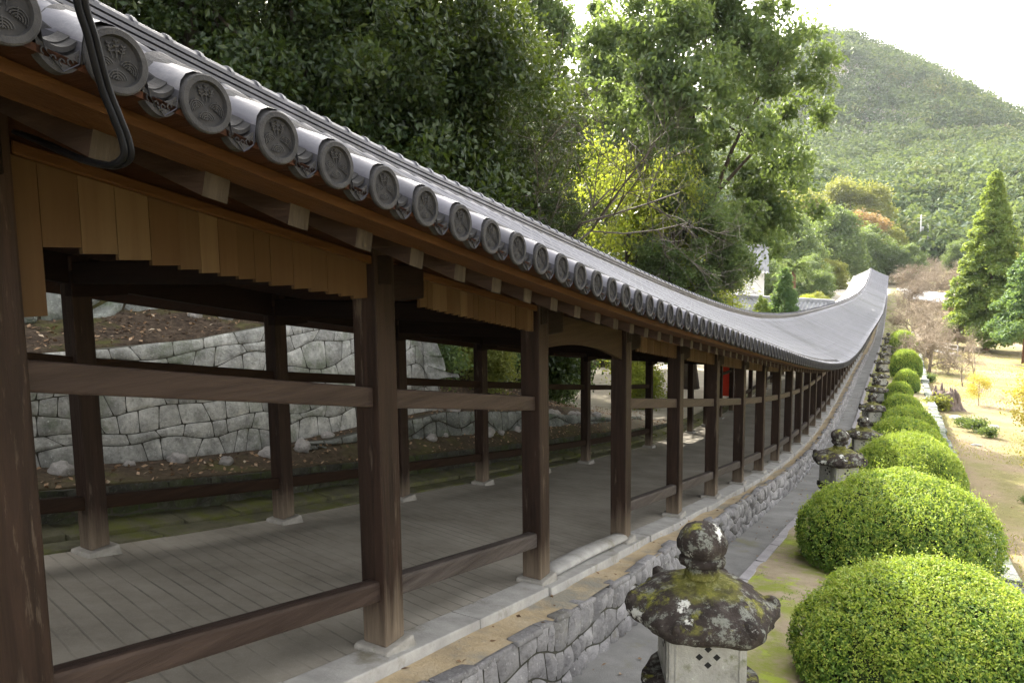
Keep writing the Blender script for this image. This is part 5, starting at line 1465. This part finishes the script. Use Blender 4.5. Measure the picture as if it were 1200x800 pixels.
for dz, dx in ((0, -.9), (0, .9), (-1.1, .7)):
    pts = [(-0.2 + dx + 26 * s, 222 - 10 * s, za + dz - 7.5 * s - 2.2 * math.sin(math.pi * s)) for s in np.linspace(0, 1, 14)]
    mb.tube(pts, 0.05, 4, False)
setp(link('power_lines', mb.mesh('power_lines'), M['wire']), 'dark power lines sloping down to the right from the utility pole', 'wires')

# old stump
def noisy(me, amp, f, seed):
    ns = [v.normal.copy() for v in me.vertices]
    for v, nn in zip(me.vertices, ns):
        v.co += nn * (mnoise.fractal(v.co * f + Vector((seed, 0, 0)), 0.9, 2.1, 4) * amp)
    me.update(); return me
rg = np.random.default_rng(3); mb = MB()
prof = [(0.75, -0.15), (0.58, 0.1), (0.50, 0.35), (0.46, 0.6), (0.44, 0.82), (0.36, 0.86), (0.25, 0.66), (0.001, 0.55)]
mb.lathe(prof, 40, mod=lambda a, r, z: 1 + 0.13 * math.sin(5 * a + 1) + 0.07 * math.sin(11 * a) + (0.12 * math.sin(3 * a) if z > .5 else 0))
for k in range(7):
    a = k * 0.9; mb.tube([(0.40 * math.cos(a), 0.40 * math.sin(a), 0.3), (0.42 * math.cos(a), 0.42 * math.sin(a), 0.75), (0.36 * math.cos(a + .1), 0.36 * math.sin(a + .1), 0.95 + 0.35 * rg.uniform())], [0.13, 0.09, 0.02], 6)
o = link('tree_stump', noisy(mb.mesh('tree_stump', True), 0.07, 4, 3), M['stump'], loc=(1.35, 41.0, tz(1.35, 41.0)))
setp(o, 'jagged dark old tree stump on the sunny slope', 'tree stump'); o.scale = (1.15, 1.1, 1.0)

# rocks
def rock_mesh(seed):
    bm = bmesh.new(); bmesh.ops.create_icosphere(bm, subdivisions=3, radius=1.0)
    rg = np.random.default_rng(seed)
    for v in bm.verts:
        p = v.co.copy(); d = mnoise.cell(p * 1.3 + Vector((seed, 0, 0))) * 0.12 + mnoise.fractal(p * 1.1 + Vector((seed, 3, 0)), 1, 2, 3) * 0.28
        v.co = p * (0.85 + d)
    me = bpy.data.meshes.new('rock'); bm.to_mesh(me); bm.free()
    me.polygons.foreach_set('use_smooth', [True] * len(me.polygons)); me.materials.append(M['rock']); return me
rm = [rock_mesh(i) for i in range(3)]
def rock(x, y, s, lab, group=None, i=0, flat=0.6):
    o = link('rock', rm[i % 3], loc=(x, y, tz(x, y) + s * flat * 0.25)); o.scale = (s, s * 0.8, s * flat); o.rotation_euler = (0, 0, i * 1.7)
    setp(o, lab, 'rock', group)
row = 'row of pale rocks across the garden'
for i in range(12):
    u = i / 11; x, y = -0.2 + 3.4 * u, 79.5 - 8 * u
    rock(x, y, 0.34 + 0.1 * math.sin(i * 2.1), 'one of the pale rocks lined up across the garden below the far bushes', row, i)
for i, (x, y, s, lab) in enumerate([(3.1, 36.6, 0.30, 'flat pale rock on the sandy slope beside the weeds'), (2.15, 31.6, 0.20, 'small brown stone lying on bare sand'), (1.75, 38.0, .38, 'low pale rock below the stump'), (2.3, 36.0, .34, 'whitish rock between two tufts of weeds'), (2.6, 17.5, .10, 'small stone on the sand right of the widest bush')]):
    rock(x, y, s, lab, None, i + 1, 0.35)
# stones on the bank behind the corridor
for i, (x, y, s, lab) in enumerate([(-8.75, 6.9, 0.13, 'angular pale stone on the leafy bank near the mossy trunk'), (-8.9, 6.5, .11, 'flat pale stone on the bank left of the angular one'), (-8.8, 7.3, .09, 'small grey stone at the foot of the mossy trunk'), (-9.6, 4.3, .30, 'pale boulder at the foot of the lichen wall'), (-9.5, 5.3, .22, 'mossy boulder under the lichen wall'), (-9.3, 3.9, .2, 'slanting grey stone at the left end of the bank')]):
    rock(x, y, s, lab, None, i, 0.8)

rg = np.random.default_rng(71)
for i in range(26):
    y = 4.0 + i * 0.66 + rg.uniform(-.2, .2); x = -7.75 + rg.uniform(-.12, .35)
    rock(x, y, rg.uniform(.07, .19), 'one of the loose mossy stones lying along the foot of the walls behind the corridor', 'loose stones at the wall foot', i, 0.7)

# handrail by the rocks
rx0, ry0, rx1, ry1 = -0.4, 82.0, 3.2, 73.0
t = empty('handrail', (rx0, ry0, tz(rx0, ry0)), 'thin grey metal handrail beside the row of pale rocks', 'handrail')
bz = tz(rx0, ry0); mb = MB(); N = 6
for hh in (0.85, 0.5): mb.tube([(u * (rx1 - rx0), u * (ry1 - ry0), tz(rx0 + u * (rx1 - rx0), ry0 + u * (ry1 - ry0)) - bz + hh) for u in np.linspace(0, 1, 12)], 0.035, 6)
link('rail', mb.mesh('rail', True), M['metal'], t)
for i in range(N):
    u = i / (N - 1); x, y = u * (rx1 - rx0), u * (ry1 - ry0); mb = MB(); b = tz(rx0 + x, ry0 + y) - bz
    mb.tube([(x, y, b - .1), (x, y, b + .87)], 0.035, 6); link('upright', mb.mesh('upright', True), M['metal'], t)

# dark double cable hanging from the eave
def loop(off):
    k = 1.62
    pts = [(-1.55, 0.90, 0.80), (-1.60, 0.925, 0.60), (-1.61, 0.95, 0.515), (-1.62, 0.978, 0.416), (-1.62, 1.000, 0.355), (-1.62, 1.018, 0.305), (-1.625, 1.024, 0.268), (-1.66, 1.02, 0.250), (-1.74, 1.03, 0.258), (-1.95, 1.09, 0.300), (-2.25, 1.17, 0.375), (-2.5, 1.22, 0.44)]
    return [(x, y + off, z) for x, y, z in pts]
def smooth_path(p, n=6):
    p = [Vector(q) for q in p]; o = []
    for i in range(len(p) - 1):
        a, b, c, d = p[max(i - 1, 0)], p[i], p[i + 1], p[min(i + 2, len(p) - 1)]
        for k in range(n):
            t = k / n; o.append(0.5 * ((2 * b) + (-a + c) * t + (2 * a - 5 * b + 4 * c - d) * t * t + (-a + 3 * b - 3 * c + d) * t ** 3))
    o.append(p[-1]); return o
mb = MB(); mb.tube(smooth_path(loop(0.0)), 0.0085, 8); mb.tube(smooth_path(loop(0.0165)), 0.0085, 8)
setp(link('hanging_cable', mb.mesh('hanging_cable', True), M['cable']), 'pair of black cables looping down from the near roof edge', 'cable')

# weeds, grass, fallen leaves
def blades(rg, P, h, w, lean=0.35):
    n = len(P); a = rg.uniform(0, 6.28, n); hh = h * rg.uniform(0.5, 1.3, n); d = rg.normal(0, lean, (n, 2)) * hh[:, None]
    s = np.stack([np.cos(a), np.sin(a), 0 * a], 1) * w
    top = P + np.stack([d[:, 0], d[:, 1], hh], 1); mid = P + np.stack([d[:, 0] * .4, d[:, 1] * .4, hh * .6], 1)
    V = np.stack([P - s, P + s, mid + s * .7, top], 1).reshape(-1, 3)
    return V, np.arange(4 * n).reshape(n, 4)
T_weed = crown_mesh('weed_clump', 601, (0.35, 0.35, 0.3), nlobe=6, nclump=40, nleaf=900, L=0.05, W=0.02, lobe_r=(.3, .5), clump_s=.07)[0]; T_weed.materials.append(M['leaf_light'])
T_weed2 = T_weed.copy(); T_weed2.materials.clear(); T_weed2.materials.append(M['leaf_mid'])
for x, y, s, me, lab in ((1.0, 40.0, 1.7, T_weed, 'pale green weed clump left of the stump'), (1.9, 35.8, 1.0, T_weed2, 'green weed tuft below the stump'), (2.3, 34.8, 1.3, T_weed2, 'wider green weed tuft near the whitish rock'), (2.65, 33.8, 1.0, T_weed2, 'third green tuft on the sandy slope'), (2.75, 22.5, .55, T_weed2, 'small dark weed on the bare sand'), (0.8, 52.0, 1.2, T_weed2, 'green weed clump beside the far round bush')):
    o = link('weed_clump', me, loc=(x, y, tz(x, y) + 0.2 * s)); o.scale = (s, s, s); setp(o, lab, 'weeds')
rg = np.random.default_rng(611)
n = 40000; X = 1.5 + rg.uniform(0, 1, n) ** 1.3 * 14; Y = 8 + rg.uniform(0, 1, n) ** 0.8 * 70
k = fbm(X, Y, 612, 4, 0.45) + 0.012 * (Y - 30) > 0.02; X, Y = X[k] , Y[k]; X = X + xo(Y)
P = np.stack([X, Y, terrain(X, Y)], 1); V, Q = blades(rg, P, 0.07, 0.010)
setp(link('meadow_grass', np_mesh('meadow_grass', V, Q), M['grass']), 'short dry grass patches on the sunny slope', 'grass', kind='stuff')
n = 42000; X = rg.uniform(-1.66, 1.0, n); Y = 3 + rg.uniform(0, 1, n) ** 1.5 * 40
k = fbm(X, Y, 613, 4, 1.6) > 0.25; X, Y = X[k], Y[k]; P = np.stack([X + xo(Y), Y, zstrip(Y) + 0.01], 1); V, Q = blades(rg, P, 0.020, 0.0045, .7)
setp(link('moss_tufts', np_mesh('moss_tufts', V, Q), M['leaf_bush']), 'low moss and grass tufts between path and bushes', 'grass', kind='stuff')
n = 12000; X = rg.uniform(-15, -8.35, n); Y = rg.uniform(0, 26, n)
m = 1100; X = np.concatenate([X, rg.uniform(-7.9, -7.02, m)]); Y = np.concatenate([Y, rg.uniform(2, 24, m)])
P = np.stack([X + xo(Y), Y, terrain(X + xo(Y), Y) + 0.012], 1); V, Q = leaf_quads(rg, P, rand_dirs(rg, len(P), 2.2), 0.035, 0.018)
setp(link('leaf_litter', np_mesh('leaf_litter', V, Q), M['litter']), 'brown fallen leaves scattered over the bank behind the corridor', 'fallen leaves', kind='stuff')
n = 3200; X = np.concatenate([rg.uniform(-2.7, -1.8, 350), rg.uniform(1.4, 8, n - 350)]); Y = 3 + rg.uniform(0, 1, n) ** 1.3 * 40
Z = np.where(X > 0, terrain(X + xo(Y), Y), np.where(X < -2.42, walltop(Y) + 0.01, zp(Y) + 0.008))
P = np.stack([X + xo(Y), Y, Z + 0.008], 1); V, Q = leaf_quads(rg, P, rand_dirs(rg, n, 2.5), 0.024, 0.013)
setp(link('fallen_leaves', np_mesh('fallen_leaves', V, Q), M['litter']), 'stray fallen leaves on the verge, path and sand', 'fallen leaves', kind='stuff')

# ------------------------------------------------------------------ haze between here and the mountain
HAZE = 0.0001
hm = bpy.data.materials.new('haze'); hm.use_nodes = True
n_ = hm.node_tree.nodes; n_.remove(n_['Principled BSDF'])
pv_ = n_.new('ShaderNodeVolumePrincipled'); pv_.inputs['Density'].default_value = HAZE; pv_.inputs['Color'].default_value = (0.86, 0.93, 1.0, 1); pv_.inputs['Anisotropy'].default_value = 0.3
hm.node_tree.links.new(pv_.outputs[0], n_['Material Output'].inputs['Volume'])
mb = MB(); mb.box(-640, 640, -90, 1040, -22, 215)
setp(link('haze', mb.mesh('haze'), hm), 'thin pale haze filling the valley air', 'haze', kind='stuff')
